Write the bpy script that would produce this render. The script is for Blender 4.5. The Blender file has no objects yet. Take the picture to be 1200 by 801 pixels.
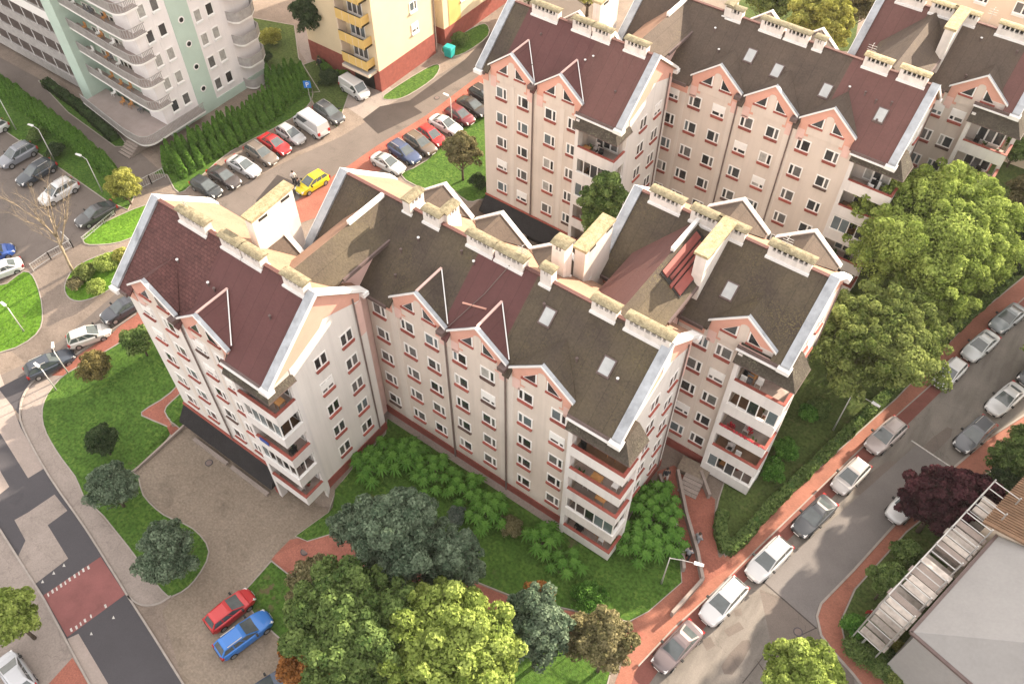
import bpy, bmesh, math, random
import numpy as np
from mathutils import Vector, Matrix
random.seed(7); rng = np.random.default_rng(7)
S = bpy.context.scene
C = S.collection

# ------------------------------------------------------------ camera, light
# world axes: x runs along the long facades, y across the wings, z up (metres)
PITCH, ROLL, YAW, HC, FPX = math.radians(51.18), math.radians(0.17), math.radians(126.03), 58.25, 1006.0
fw = Vector((math.cos(YAW)*math.cos(PITCH), math.sin(YAW)*math.cos(PITCH), -math.sin(PITCH)))
rt = Vector((math.sin(YAW), -math.cos(YAW), 0)); up = rt.cross(fw)
rt, up = (math.cos(ROLL)*rt + math.sin(ROLL)*up), (-math.sin(ROLL)*rt + math.cos(ROLL)*up)
cam_data = bpy.data.cameras.new('camera'); cam = bpy.data.objects.new('camera', cam_data); C.objects.link(cam)
cam.matrix_world = Matrix(((rt.x, up.x, -fw.x, 0), (rt.y, up.y, -fw.y, 0), (rt.z, up.z, -fw.z, HC), (0, 0, 0, 1)))
cam_data.lens = FPX/1200*36; cam_data.sensor_width = 36; cam_data.clip_end = 2000; cam_data.clip_start = 1
S.camera = cam

SUN_EL, SUN_AZ = 22.5, 73.0     # azimuth measured from +x towards +y
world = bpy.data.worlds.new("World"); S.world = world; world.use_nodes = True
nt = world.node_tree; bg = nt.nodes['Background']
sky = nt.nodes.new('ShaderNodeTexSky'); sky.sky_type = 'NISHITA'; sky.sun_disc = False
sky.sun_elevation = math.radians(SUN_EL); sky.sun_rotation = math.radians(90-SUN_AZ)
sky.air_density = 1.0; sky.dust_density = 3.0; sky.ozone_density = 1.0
# thin bright cloud over the blue: the clear sky is mixed with a pale veil
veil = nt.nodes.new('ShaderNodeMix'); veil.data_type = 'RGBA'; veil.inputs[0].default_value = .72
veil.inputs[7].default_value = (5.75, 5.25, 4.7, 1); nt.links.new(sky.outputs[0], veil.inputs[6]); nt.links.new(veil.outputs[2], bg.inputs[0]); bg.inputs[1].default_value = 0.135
sl = bpy.data.lights.new('sun', 'SUN'); sl.energy = 4.8; sl.angle = math.radians(0.6); sl.color = (1, .85, .66)
so = bpy.data.objects.new('sun', sl); C.objects.link(so)
sd = Vector((math.cos(math.radians(SUN_EL))*math.cos(math.radians(SUN_AZ)), math.cos(math.radians(SUN_EL))*math.sin(math.radians(SUN_AZ)), math.sin(math.radians(SUN_EL))))
so.rotation_euler = sd.to_track_quat('Z', 'Y').to_euler(); so.location = (0, 0, 80)
S.view_settings.view_transform = 'Standard'; S.view_settings.look = 'None'
S.view_settings.gamma = 1; S.view_settings.use_curve_mapping = False
S.view_settings.exposure = 1.7

# ------------------------------------------------------------ terrain
GU = [-420, -46, -45, -41, -40, -31, -27, -26, -18, 420]
GV = [-420, 12, 17.2, 18.2, 24, 43, 44, 51.4, 52.4, 420]
def hnode(u, v):
    if 43.9 < v < 51.5 and -40.1 < u < -26.9: return -2.3
    if u <= -46: t = {True: 1}.get(v <= 12, max(0, min(1, (24-v)/12)))
    elif u <= -31: t = 1 if v <= 17.3 else 0
    elif v <= 12.1: t = max(0, min(1, (-18-u)/9))
    elif v <= 17.3: t = max(0, min(1, (-27-u)/4))
    else: t = 0
    return -2.3*t
HN = [[hnode(u, v) for v in GV] for u in GU]
def hh(u, v):
    i = max(0, min(len(GU)-2, sum(1 for g in GU if g <= u)-1)); j = max(0, min(len(GV)-2, sum(1 for g in GV if g <= v)-1))
    a = (u-GU[i])/(GU[i+1]-GU[i]); b = (v-GV[j])/(GV[j+1]-GV[j])
    z00, z10, z01, z11 = HN[i][j], HN[i+1][j], HN[i][j+1], HN[i+1][j+1]
    if a >= b: return z00 + a*(z10-z00) + b*(z11-z10)
    return z00 + b*(z01-z00) + a*(z11-z01)
def G(px, py, z=0.0):           # point of the plane at height z that the camera sees at this spot
    px, py, z = float(px), float(py), float(z); d = rt*(px-600) - up*(py-400.5) + fw*FPX
    t = (z-HC)/d.z
    return Vector((t*d.x, t*d.y, z))
def at(px, py, dz=0.0):         # the same on the terrain
    z = dz
    for _ in range(25):
        p = G(px, py, z); z = .5*z + .5*(hh(p.x, p.y)+dz)
    p = G(px, py, z); return Vector((p.x, p.y, hh(p.x, p.y)))

# ------------------------------------------------------------ materials
MATS = {}
def mat(name, col, rough=.8, var=.15, scale=1.5, bump=.0, bscale=20, metal=0., col2=None, spec=.3, fine=.0, fscale=30, w2=.5, coat=0., stretch=None, objv=0.):
    m = bpy.data.materials.new(name); m.use_nodes = True; t = m.node_tree; N = t.nodes; L = t.links
    b = N['Principled BSDF']; b.inputs['Roughness'].default_value = rough; b.inputs['Metallic'].default_value = metal
    b.inputs['Specular IOR Level'].default_value = spec; b.inputs['Coat Weight'].default_value = coat
    geo = N.new('ShaderNodeNewGeometry'); src = geo.outputs['Position']
    if stretch:
        mp = N.new('ShaderNodeMapping'); mp.inputs['Scale'].default_value = stretch; L.new(src, mp.inputs[0]); src = mp.outputs[0]
    n1 = N.new('ShaderNodeTexNoise'); n1.inputs['Scale'].default_value = scale; n1.inputs['Detail'].default_value = 6; n1.inputs['Roughness'].default_value = .6
    L.new(src, n1.inputs['Vector'])
    mr = N.new('ShaderNodeMapRange'); mr.inputs[1].default_value = .32; mr.inputs[2].default_value = .68
    L.new(n1.outputs[0], mr.inputs[0])
    mx = N.new('ShaderNodeMix'); mx.data_type = 'RGBA'
    c = np.array(col[:3])
    if col2 is None:
        a_, b_ = c*(1-var), c*(1+var)
    else: a_, b_ = c, np.array(col2)
    mx.inputs[6].default_value = (*a_, 1); mx.inputs[7].default_value = (*b_, 1)
    L.new(mr.outputs[0], mx.inputs[0]); out = mx.outputs[2]
    if fine:
        n2 = N.new('ShaderNodeTexNoise'); n2.inputs['Scale'].default_value = fscale; n2.inputs['Detail'].default_value = 3; L.new(geo.outputs['Position'], n2.inputs['Vector'])
        m2 = N.new('ShaderNodeMapRange'); m2.inputs[1].default_value = .3; m2.inputs[2].default_value = .7; m2.inputs[3].default_value = 1-fine; m2.inputs[4].default_value = 1+fine
        L.new(n2.outputs[0], m2.inputs[0])
        mm = N.new('ShaderNodeVectorMath'); mm.operation = 'SCALE'; L.new(out, mm.inputs[0]); L.new(m2.outputs[0], mm.inputs['Scale']); out = mm.outputs[0]
    if objv:
        oi = N.new('ShaderNodeObjectInfo'); m3 = N.new('ShaderNodeMapRange'); m3.inputs[3].default_value = 1-objv; m3.inputs[4].default_value = 1+objv
        L.new(oi.outputs['Random'], m3.inputs[0]); mm = N.new('ShaderNodeVectorMath'); mm.operation = 'SCALE'; L.new(out, mm.inputs[0]); L.new(m3.outputs[0], mm.inputs['Scale']); out = mm.outputs[0]
    L.new(out, b.inputs['Base Color'])
    if bump:
        nb = N.new('ShaderNodeTexNoise'); nb.inputs['Scale'].default_value = bscale; nb.inputs['Detail'].default_value = 4; L.new(geo.outputs['Position'], nb.inputs['Vector'])
        bp = N.new('ShaderNodeBump'); bp.inputs['Strength'].default_value = bump; bp.inputs['Distance'].default_value = .05
        L.new(nb.outputs[0], bp.inputs['Height']); L.new(bp.outputs[0], b.inputs['Normal'])
    MATS[name] = m; return m
def lichen(m, col, lo=.56, hi=.66, scale=.35, speck=9.):
    """yellow-green growth that covers the surface in patches of fine specks"""
    t = m.node_tree; N = t.nodes; L = t.links; b = N['Principled BSDF']; prev = b.inputs['Base Color'].links[0].from_socket
    geo = N.new('ShaderNodeNewGeometry')
    n = N.new('ShaderNodeTexNoise'); n.inputs['Scale'].default_value = scale; n.inputs['Detail'].default_value = 5; L.new(geo.outputs['Position'], n.inputs['Vector'])
    r = N.new('ShaderNodeMapRange'); r.inputs[1].default_value = lo; r.inputs[2].default_value = hi; L.new(n.outputs[0], r.inputs[0])
    n2 = N.new('ShaderNodeTexNoise'); n2.inputs['Scale'].default_value = speck; n2.inputs['Detail'].default_value = 2; L.new(geo.outputs['Position'], n2.inputs['Vector'])
    r2 = N.new('ShaderNodeMapRange'); r2.inputs[1].default_value = .52; r2.inputs[2].default_value = .62; L.new(n2.outputs[0], r2.inputs[0])
    mu = N.new('ShaderNodeMath'); mu.operation = 'MULTIPLY'; L.new(r.outputs[0], mu.inputs[0]); L.new(r2.outputs[0], mu.inputs[1])
    mx = N.new('ShaderNodeMix'); mx.data_type = 'RGBA'; L.new(mu.outputs[0], mx.inputs[0]); L.new(prev, mx.inputs[6]); mx.inputs[7].default_value = (*col, 1)
    L.new(mx.outputs[2], b.inputs['Base Color'])
def streaks(m, dark=.75, scale=(2.2, 2.2, .12), lo=.5, hi=.75):
    t = m.node_tree; N = t.nodes; L = t.links; b = N['Principled BSDF']; prev = b.inputs['Base Color'].links[0].from_socket
    geo = N.new('ShaderNodeNewGeometry'); mp = N.new('ShaderNodeMapping'); mp.inputs['Scale'].default_value = scale; L.new(geo.outputs['Position'], mp.inputs[0])
    n = N.new('ShaderNodeTexNoise'); n.inputs['Scale'].default_value = 1; n.inputs['Detail'].default_value = 5; L.new(mp.outputs[0], n.inputs['Vector'])
    r = N.new('ShaderNodeMapRange'); r.inputs[1].default_value = lo; r.inputs[2].default_value = hi; r.inputs[3].default_value = 1; r.inputs[4].default_value = dark; L.new(n.outputs[0], r.inputs[0])
    mm = N.new('ShaderNodeVectorMath'); mm.operation = 'SCALE'; L.new(prev, mm.inputs[0]); L.new(r.outputs[0], mm.inputs['Scale']); L.new(mm.outputs[0], b.inputs['Base Color'])
def cracks(m, scale=.35, width=.012, dark=.55, col=None):
    t = m.node_tree; N = t.nodes; L = t.links; b = N['Principled BSDF']; prev = b.inputs['Base Color'].links[0].from_socket
    geo = N.new('ShaderNodeNewGeometry'); n = N.new('ShaderNodeTexNoise'); n.inputs['Scale'].default_value = 1.2; n.inputs['Detail'].default_value = 5; L.new(geo.outputs['Position'], n.inputs['Vector'])
    ad = N.new('ShaderNodeVectorMath'); ad.operation = 'MULTIPLY_ADD'; L.new(n.outputs['Color'], ad.inputs[0]); ad.inputs[1].default_value = (.9, .9, .9); L.new(geo.outputs['Position'], ad.inputs[2])
    v = N.new('ShaderNodeTexVoronoi'); v.feature = 'DISTANCE_TO_EDGE'; v.inputs['Scale'].default_value = scale; L.new(ad.outputs[0], v.inputs['Vector'])
    r = N.new('ShaderNodeMapRange'); r.inputs[1].default_value = 0; r.inputs[2].default_value = width; r.inputs[3].default_value = dark; r.inputs[4].default_value = 1; L.new(v.outputs['Distance'], r.inputs[0])
    mm = N.new('ShaderNodeVectorMath'); mm.operation = 'SCALE'; L.new(prev, mm.inputs[0]); L.new(r.outputs[0], mm.inputs['Scale']); L.new(mm.outputs[0], b.inputs['Base Color'])
def stains(m, dark=.6, scale=.5, lo=.6, hi=.72):
    t = m.node_tree; N = t.nodes; L = t.links; b = N['Principled BSDF']; prev = b.inputs['Base Color'].links[0].from_socket
    geo = N.new('ShaderNodeNewGeometry'); n = N.new('ShaderNodeTexNoise'); n.inputs['Scale'].default_value = scale; n.inputs['Detail'].default_value = 8; n.inputs['Roughness'].default_value = .7; L.new(geo.outputs['Position'], n.inputs['Vector'])
    r = N.new('ShaderNodeMapRange'); r.inputs[1].default_value = lo; r.inputs[2].default_value = hi; r.inputs[3].default_value = 1; r.inputs[4].default_value = dark; L.new(n.outputs[0], r.inputs[0])
    mm = N.new('ShaderNodeVectorMath'); mm.operation = 'SCALE'; L.new(prev, mm.inputs[0]); L.new(r.outputs[0], mm.inputs['Scale']); L.new(mm.outputs[0], b.inputs['Base Color'])
def blocks(m, c, scale, w=.5, h=.25, mort=.02, off=.5, bump=.3, rot=0., f=.85):
    """fine paving or tile joints: relief and a slight tone step"""
    t = m.node_tree; N = t.nodes; L = t.links; b = N['Principled BSDF']; prev = b.inputs['Base Color'].links[0].from_socket
    geo = N.new('ShaderNodeNewGeometry'); mp = N.new('ShaderNodeMapping'); mp.inputs['Rotation'].default_value = rot if isinstance(rot, tuple) else (0, 0, rot); L.new(geo.outputs['Position'], mp.inputs[0])
    br = N.new('ShaderNodeTexBrick'); br.inputs['Scale'].default_value = scale; br.inputs['Brick Width'].default_value = w; br.inputs['Row Height'].default_value = h; br.inputs['Mortar Size'].default_value = mort; br.offset = off
    br.inputs['Color1'].default_value = (1, 1, 1, 1); br.inputs['Color2'].default_value = (f, f, f, 1); br.inputs['Mortar'].default_value = (c, c, c, 1); L.new(mp.outputs[0], br.inputs['Vector'])
    mm = N.new('ShaderNodeVectorMath'); mm.operation = 'MULTIPLY'; L.new(prev, mm.inputs[0]); L.new(br.outputs['Color'], mm.inputs[1]); L.new(mm.outputs[0], b.inputs['Base Color'])

mat('wall_white', (.69, .65, .62), .85, .03, .4, .1, 60, fine=.03); streaks(MATS['wall_white'], .9)
mat('wall_beige', (.62, .54, .48), .85, .05, .4, .1, 60, fine=.04); streaks(MATS['wall_beige'], .9)
mat('wall_band', (.655, .585, .53), .85, .05, .4, .1, 60, fine=.04); streaks(MATS['wall_band'], .92)
mat('balcony_white', (.68, .645, .63), .8, .04, .8, .05, 40); streaks(MATS['balcony_white'], .88)
mat('salmon', (.62, .335, .265), .85, .07, .7, .1, 50, fine=.04)
mat('salmon_fade', (.66, .45, .405), .85, .07, .9)
mat('plinth', (.26, .075, .06), .8, .15, 2, .2, 30, fine=.1); 
mat('red_trim', (.29, .078, .06), .7, .15, 3, objv=.18)
mat('dark_trim', (.10, .06, .05), .7, .15, 3)
mat('roof_dark', (.058, .044, .037), .88, .2, .3, .35, 9, col2=(.098, .078, .052), fine=.18, fscale=7); lichen(MATS['roof_dark'], (.135, .11, .055), .5, .72, .28, 10)
mat('roof_brown', (.078, .058, .047), .85, .2, .4, .3, 9, col2=(.10, .074, .058), fine=.14, fscale=7); lichen(MATS['roof_brown'], (.13, .10, .06), .54, .74, .3, 10)
mat('roof_maroon', (.105, .043, .042), .75, .1, .5, .2, 9, fine=.05, fscale=6)
mat('roof_red', (.115, .048, .045), .78, .15, 1.2, .6, 7, fine=.22, fscale=5); blocks(MATS['roof_red'], .55, 1.6, .5, .3, .03, rot=(0, 0, 0), f=.8)
mat('roof_plum', (.125, .058, .052), .75, .1, .5, .2, 9, fine=.06, fscale=6)
mat('roof_rear', (.27, .16, .11), .8, .12, .6, .3, 9, fine=.12, fscale=7)
mat('red_sheet', (.25, .07, .06), .55, .12, .8, .1, 20); streaks(MATS['red_sheet'], .6, (3, .4, .4))
mat('hood', (.062, .052, .042), .95, .2, 1.2, .8, 9, fine=.3, fscale=8); lichen(MATS['hood'], (.14, .135, .095), .46, .66, .7, 9)
mat('hood_dark', (.022, .02, .022), .8, .2, 1.2, .6, 12, fine=.3, fscale=10)
mat('metal', (.36, .38, .41), .45, .12, .7, .1, 6, metal=.25, fine=.1, fscale=3); streaks(MATS['metal'], .7, (1.5, .8, 1.5), .5, .7)
mat('white_metal', (.74, .73, .72), .45, .06, 1.0)
mat('gutter', (.12, .085, .08), .5, .15, 2)
mat('pipe', (.16, .12, .11), .5, .15, 2)
mat('cap', (.14, .118, .075), .95, .2, 3.5, .5, 14, col2=(.27, .235, .155), fine=.2, fscale=10)
mat('cap_pale', (.26, .21, .12), .95, .2, 2.5, .6, 14, col2=(.42, .35, .22), fine=.2, fscale=10)
mat('chimney', (.66, .61, .57), .85, .08, 1.5, .1, 30); streaks(MATS['chimney'], .8)
mat('flue', (.03, .028, .026), .9)
mat('frame_white', (.80, .78, .76), .5, .03, 3)
mat('glass', (.035, .038, .042), .12, .3, .6, spec=.8, objv=.5)
mat('glass_blue', (.12, .15, .165), .15, .25, .7, spec=.8)
mat('curtain', (.125, .122, .12), .25, .25, 2.2, spec=.6)
mat('blind_yellow', (.32, .26, .03), .5, .1, 2)
mat('interior', (.56, .50, .46), .9, .1, 1)
mat('floor_tile', (.36, .29, .26), .8, .2, 2)
mat('orange_wood', (.45, .22, .08), .7, .2, 4)
mat('plant', (.05, .10, .025), .9, .4, 6)
mat('flower_red', (.45, .03, .05), .8, .3, 10)
mat('blue_cloth', (.04, .07, .28), .8, .3, 8)
mat('grey_stuff', (.14, .14, .15), .7, .4, 5)
# ground
mat('asphalt', (.15, .125, .112), .85, .15, .22, .2, 30, fine=.10, fscale=12)
mat('asphalt_dark', (.068, .064, .071), .9, .08, .3, .2, 40, fine=.08, fscale=16)
mat('asphalt_wet', (.052, .042, .040), .6, .2, .3, .2, 40, fine=.1, fscale=12)
mat('street', (.20, .178, .16), .8, .2, .16, .2, 30, fine=.10, fscale=10); streaks(MATS['street'], .7, (.8, .16, 1), .45, .62)
mat('street_grey', (.165, .150, .146), .8, .12, .3, .2, 30, fine=.08, fscale=10)
mat('concrete', (.27, .228, .205), .9, .12, .35, .2, 30, fine=.12, fscale=9)
mat('concrete_pale', (.30, .25, .225), .9, .1, .5, .2, 30, fine=.08, fscale=9)
mat('paving', (.235, .187, .155), .9, .2, .3, .2, 30, fine=.14, fscale=9); blocks(MATS['paving'], .85, 2.0, .5, .25, .02)
mat('yard', (.195, .155, .118), .9, .25, .16, .3, 20, fine=.16, fscale=6, col2=(.27, .22, .175)); blocks(MATS['yard'], .88, 2.5, .5, .25, .02)
mat('brick_path', (.32, .118, .085), .85, .15, .5, .2, 30, fine=.12, fscale=8); blocks(MATS['brick_path'], .75, 2.8, .5, .25, .03, rot=.3)
mat('sidewalk_red', (.33, .135, .095), .85, .12, .4, .2, 30, fine=.1, fscale=8); blocks(MATS['sidewalk_red'], .8, 2.4, .5, .25, .03, rot=-.2)
mat('parking_red', (.20, .075, .062), .85, .15, .4, .2, 30, fine=.1, fscale=8)
mat('speed_table', (.215, .082, .078), .8, .12, .5, .1, 30, fine=.06, fscale=12)
mat('paint', (.48, .46, .44), .7, .2, 3, fine=.2, fscale=8)
mat('kerb', (.31, .275, .25), .85, .12, 2)
def grass(name, a, b, c):
    m = mat(name, a, .95, .2, .9, 1., 14, col2=b, fine=.38, fscale=4.5, spec=.1)
    lichen(m, c, .4, .62, .55, 3.5); lichen(m, (.13, .10, .06), .62, .74, .33, 1.6)
grass('grass', (.046, .098, .018), (.070, .135, .024), (.105, .175, .034))
grass('grass_bright', (.07, .15, .015), (.10, .21, .022), (.14, .26, .03))
grass('grass_garden', (.055, .085, .024), (.08, .11, .032), (.105, .125, .045))
mat('soil', (.075, .05, .035), 1, .3, 1.2, .6, 10, fine=.3, fscale=6)
mat('bark', (.10, .075, .055), .95, .25, 3, .5, 20)
mat('bark_pale', (.27, .215, .15), .95, .2, 3, .3, 20)
mat('tower_white', (.78, .74, .735), .85, .03, .5, fine=.03)
mat('tower_green', (.46, .57, .50), .85, .05, .6)
mat('tower_gallery', (.36, .34, .33), .7, .15, 2)
mat('tower_slab', (.30, .25, .235), .85, .1, 1)
mat('yellow_wall', (.66, .55, .38), .85, .04, .5, fine=.03)
mat('yellow_deep', (.62, .43, .15), .8, .08, .8)
mat('cream', (.66, .55, .44), .85, .05, .6)
mat('render_grey', (.31, .30, .295), .7, .05, .5, fine=.04, fscale=5)
mat('render_grey2', (.26, .25, .245), .7, .05, .5, fine=.04, fscale=5)
mat('tile_brown', (.22, .135, .085), .8, .2, 1.5, .3, 8)
mat('plank', (.46, .41, .37), .9, .25, 2, .2, 20, objv=.3)
mat('steel', (.52, .51, .50), .4, .1, 3, metal=.5)
mat('skylight_glass', (.36, .37, .37), .12, .15, 1, spec=.8)
mat('rubber', (.018, .018, .018), .8)
mat('rim', (.34, .34, .35), .35, .1, 4, metal=.6)
mat('car_glass', (.075, .09, .095), .08, .2, 2, spec=.9)
mat('lamp_red', (.35, .02, .02), .3)
mat('lamp_clear', (.75, .75, .75), .15, spec=.8)
mat('black', (.02, .02, .021), .5)
mat('teal_sign', (.02, .35, .34), .5)
mat('blue_sign', (.03, .18, .55), .5)
mat('red_sign', (.5, .03, .03), .5)
mat('skin', (.45, .28, .2), .6); mat('cloth_dark', (.025, .025, .03), .9); mat('cloth_light', (.55, .5, .48), .9); mat('cloth_grey', (.22, .23, .25), .9); mat('hair', (.04, .025, .02), .9)
for n_ in ('asphalt', 'street', 'asphalt_wet'): cracks(MATS[n_], .16, .005, .78); stains(MATS[n_], .72, .45, .56, .72)
for n_ in ('yard', 'concrete', 'paving'): stains(MATS[n_], .68, .5, .55, .72); cracks(MATS[n_], .3, .006, .72)
for n_ in ('brick_path', 'sidewalk_red', 'parking_red', 'asphalt_dark', 'speed_table'): stains(MATS[n_], .78, .6, .56, .72)
for n_ in ('wall_beige', 'wall_band', 'wall_white', 'balcony_white', 'chimney', 'tower_white'): streaks(MATS[n_], .95, (3.5, 3.5, .2), .5, .75)
for n_ in ('roof_dark', 'roof_brown', 'roof_maroon', 'roof_plum'): blocks(MATS[n_], .72, 1., 1.0, 300., .02, f=.92, off=0.); stains(MATS[n_], .8, .5, .52, .7)
def leafmat(name, a, b, trans=.36):
    m = bpy.data.materials.new(name); m.use_nodes = True; t = m.node_tree; N = t.nodes; L = t.links
    N.remove(N['Principled BSDF']); out = N['Material Output']
    at_ = N.new('ShaderNodeAttribute'); at_.attribute_name = 'tint'
    mx = N.new('ShaderNodeMix'); mx.data_type = 'RGBA'; mx.inputs[6].default_value = (*a, 1); mx.inputs[7].default_value = (*b, 1); L.new(at_.outputs['Fac'], mx.inputs[0])
    d = N.new('ShaderNodeBsdfDiffuse'); L.new(mx.outputs[2], d.inputs[0]); tr = N.new('ShaderNodeBsdfTranslucent'); L.new(mx.outputs[2], tr.inputs[0])
    ms = N.new('ShaderNodeMixShader'); ms.inputs[0].default_value = trans; L.new(d.outputs[0], ms.inputs[1]); L.new(tr.outputs[0], ms.inputs[2]); L.new(ms.outputs[0], out.inputs[0])
    MATS[name] = m
leafmat('leaf_blue', (.07, .11, .07), (.24, .31, .21))
leafmat('leaf_green', (.065, .115, .035), (.22, .30, .10))
leafmat('leaf_mid', (.09, .13, .035), (.31, .36, .12))
leafmat('leaf_lime', (.14, .20, .04), (.44, .53, .15), .35)
leafmat('leaf_yellow', (.20, .21, .04), (.50, .50, .15), .35)
leafmat('leaf_olive', (.11, .11, .05), (.33, .29, .16))
leafmat('leaf_brown', (.09, .08, .035), (.30, .25, .10))
leafmat('leaf_orange', (0.189, 0.081, 0.027), (0.486, 0.230, 0.081))
leafmat('leaf_purple', (0.022, 0.010, 0.014), (0.090, 0.034, 0.042), .1)
leafmat('leaf_thuja', (.04, .10, .018), (.13, .24, .045), .1)
leafmat('leaf_sumac', (.03, .10, .015), (.15, .30, .06), .2)
leafmat('leaf_dark', (0.027, 0.053, 0.024), (0.090, 0.128, 0.060))
leafmat('leaf_spruce', (0.068, 0.101, 0.081), (0.216, 0.257, 0.216))

# ------------------------------------------------------------ mesh building
class MB:
    def __init__(s): s.v = []; s.f = []; s.m = []; s.mats = []
    def mi(s, name):
        if name not in s.mats: s.mats.append(name)
        return s.mats.index(name)
    def face(s, pts, m):
        i = len(s.v); s.v += [tuple(p) for p in pts]; s.f.append(tuple(range(i, i+len(pts)))); s.m.append(s.mi(m))
    def box(s, x0, x1, y0, y1, z0, z1, m, top=None):
        P = [(x, y, z) for z in (z0, z1) for y in (y0, y1) for x in (x0, x1)]
        for k, q in enumerate(((0, 2, 3, 1), (4, 5, 7, 6), (0, 1, 5, 4), (2, 6, 7, 3), (0, 4, 6, 2), (1, 3, 7, 5))): s.face([P[a] for a in q], top if (top and k == 1) else m)
    def prism(s, poly, vec, m, cap=None):      # planar polygon swept along a vector
        P = [Vector(p) for p in poly]; V = Vector(vec); n = len(P)
        nrm = Vector((0, 0, 0))
        for i in range(n): nrm += P[i].cross(P[(i+1) % n])
        if nrm.dot(V) < 0: P.reverse()
        s.face([p for p in reversed(P)], m); s.face([p+V for p in P], cap or m)
        for i in range(n): j = (i+1) % n; s.face([P[i], P[j], P[j]+V, P[i]+V], m)
    def hexa(s, bot, top, m, mtop=None):        # two quads of four points, matching order (counter-clockwise seen from outside/top)
        b = [Vector(p) for p in bot]; t = [Vector(p) for p in top]
        s.face(list(reversed(b)), m); s.face(t, mtop or m)
        for i in range(4): j = (i+1) % 4; s.face([b[i], b[j], t[j], t[i]], m)
    def bar(s, a, b, w, h, m, upv=(0, 0, 1)):   # box along a segment
        a = Vector(a); b = Vector(b); d = (b-a).normalized(); u = Vector(upv)
        if abs(d.dot(u)) > .95: u = Vector((1, 0, 0))
        sd_ = d.cross(u).normalized(); u = sd_.cross(d).normalized()
        q = [a+sd_*x*w/2+u*y*h/2 for x, y in ((-1, -1), (1, -1), (1, 1), (-1, 1))]
        e = [p+(b-a) for p in q]
        s.face(q, m); s.face(list(reversed(e)), m)
        for i in range(4): j = (i+1) % 4; s.face([q[j], q[i], e[i], e[j]], m)
    def tube(s, pts, rad, m, n=8):
        pts = [Vector(p) for p in pts]; rings = []
        for k, p in enumerate(pts):
            d = (pts[min(k+1, len(pts)-1)]-pts[max(k-1, 0)]).normalized(); a = d.orthogonal().normalized(); b = d.cross(a)
            r = rad[k] if isinstance(rad, (list, tuple)) else rad
            rings.append([p+a*r*math.cos(2*math.pi*i/n)+b*r*math.sin(2*math.pi*i/n) for i in range(n)])
        base = len(s.v)
        for r in rings: s.v += [tuple(p) for p in r]
        mi = s.mi(m)
        for k in range(len(rings)-1):
            for i in range(n):
                j = (i+1) % n; s.f.append((base+k*n+i, base+k*n+j, base+(k+1)*n+j, base+(k+1)*n+i)); s.m.append(mi)
        s.f.append(tuple(base+i for i in reversed(range(n)))); s.m.append(mi)
        s.f.append(tuple(base+(len(rings)-1)*n+i for i in range(n))); s.m.append(mi)
    def mesh(s, name, smooth=False):
        me = bpy.data.meshes.new(name); me.from_pydata(s.v, [], s.f)
        for n in s.mats: me.materials.append(MATS[n])
        me.polygons.foreach_set('material_index', s.m)
        if smooth: me.polygons.foreach_set('use_smooth', [True]*len(s.f))
        me.update(); return me
    def build(s, name, parent=None, smooth=False, loc=None):
        o = bpy.data.objects.new(name, s.mesh(name, smooth)); C.objects.link(o)
        if parent: o.parent = parent
        if loc is not None: o.location = loc
        return o
def tag(o, label=None, cat=None, group=None, kind=None):
    if label: o['label'] = label
    if cat: o['category'] = cat
    if group: o['group'] = group
    if kind: o['kind'] = kind
    return o
def thing(name, label, cat, loc=(0, 0, 0), rz=0., group=None):
    o = bpy.data.objects.new(name, None); C.objects.link(o); o.location = loc; o.rotation_euler = (0, 0, rz)
    o.empty_display_size = .3
    return tag(o, label, cat, group)
def link_mesh(name, me, parent=None, loc=None, rz=None):
    o = bpy.data.objects.new(name, me); C.objects.link(o)
    if parent: o.parent = parent
    if loc is not None: o.location = loc
    if rz is not None: o.rotation_euler = (0, 0, rz)
    return o
def copy_tree(o, parent=None):
    c = o.copy(); C.objects.link(c); c.parent = parent
    for ch in list(o.children): copy_tree(ch, c)
    return c

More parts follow.
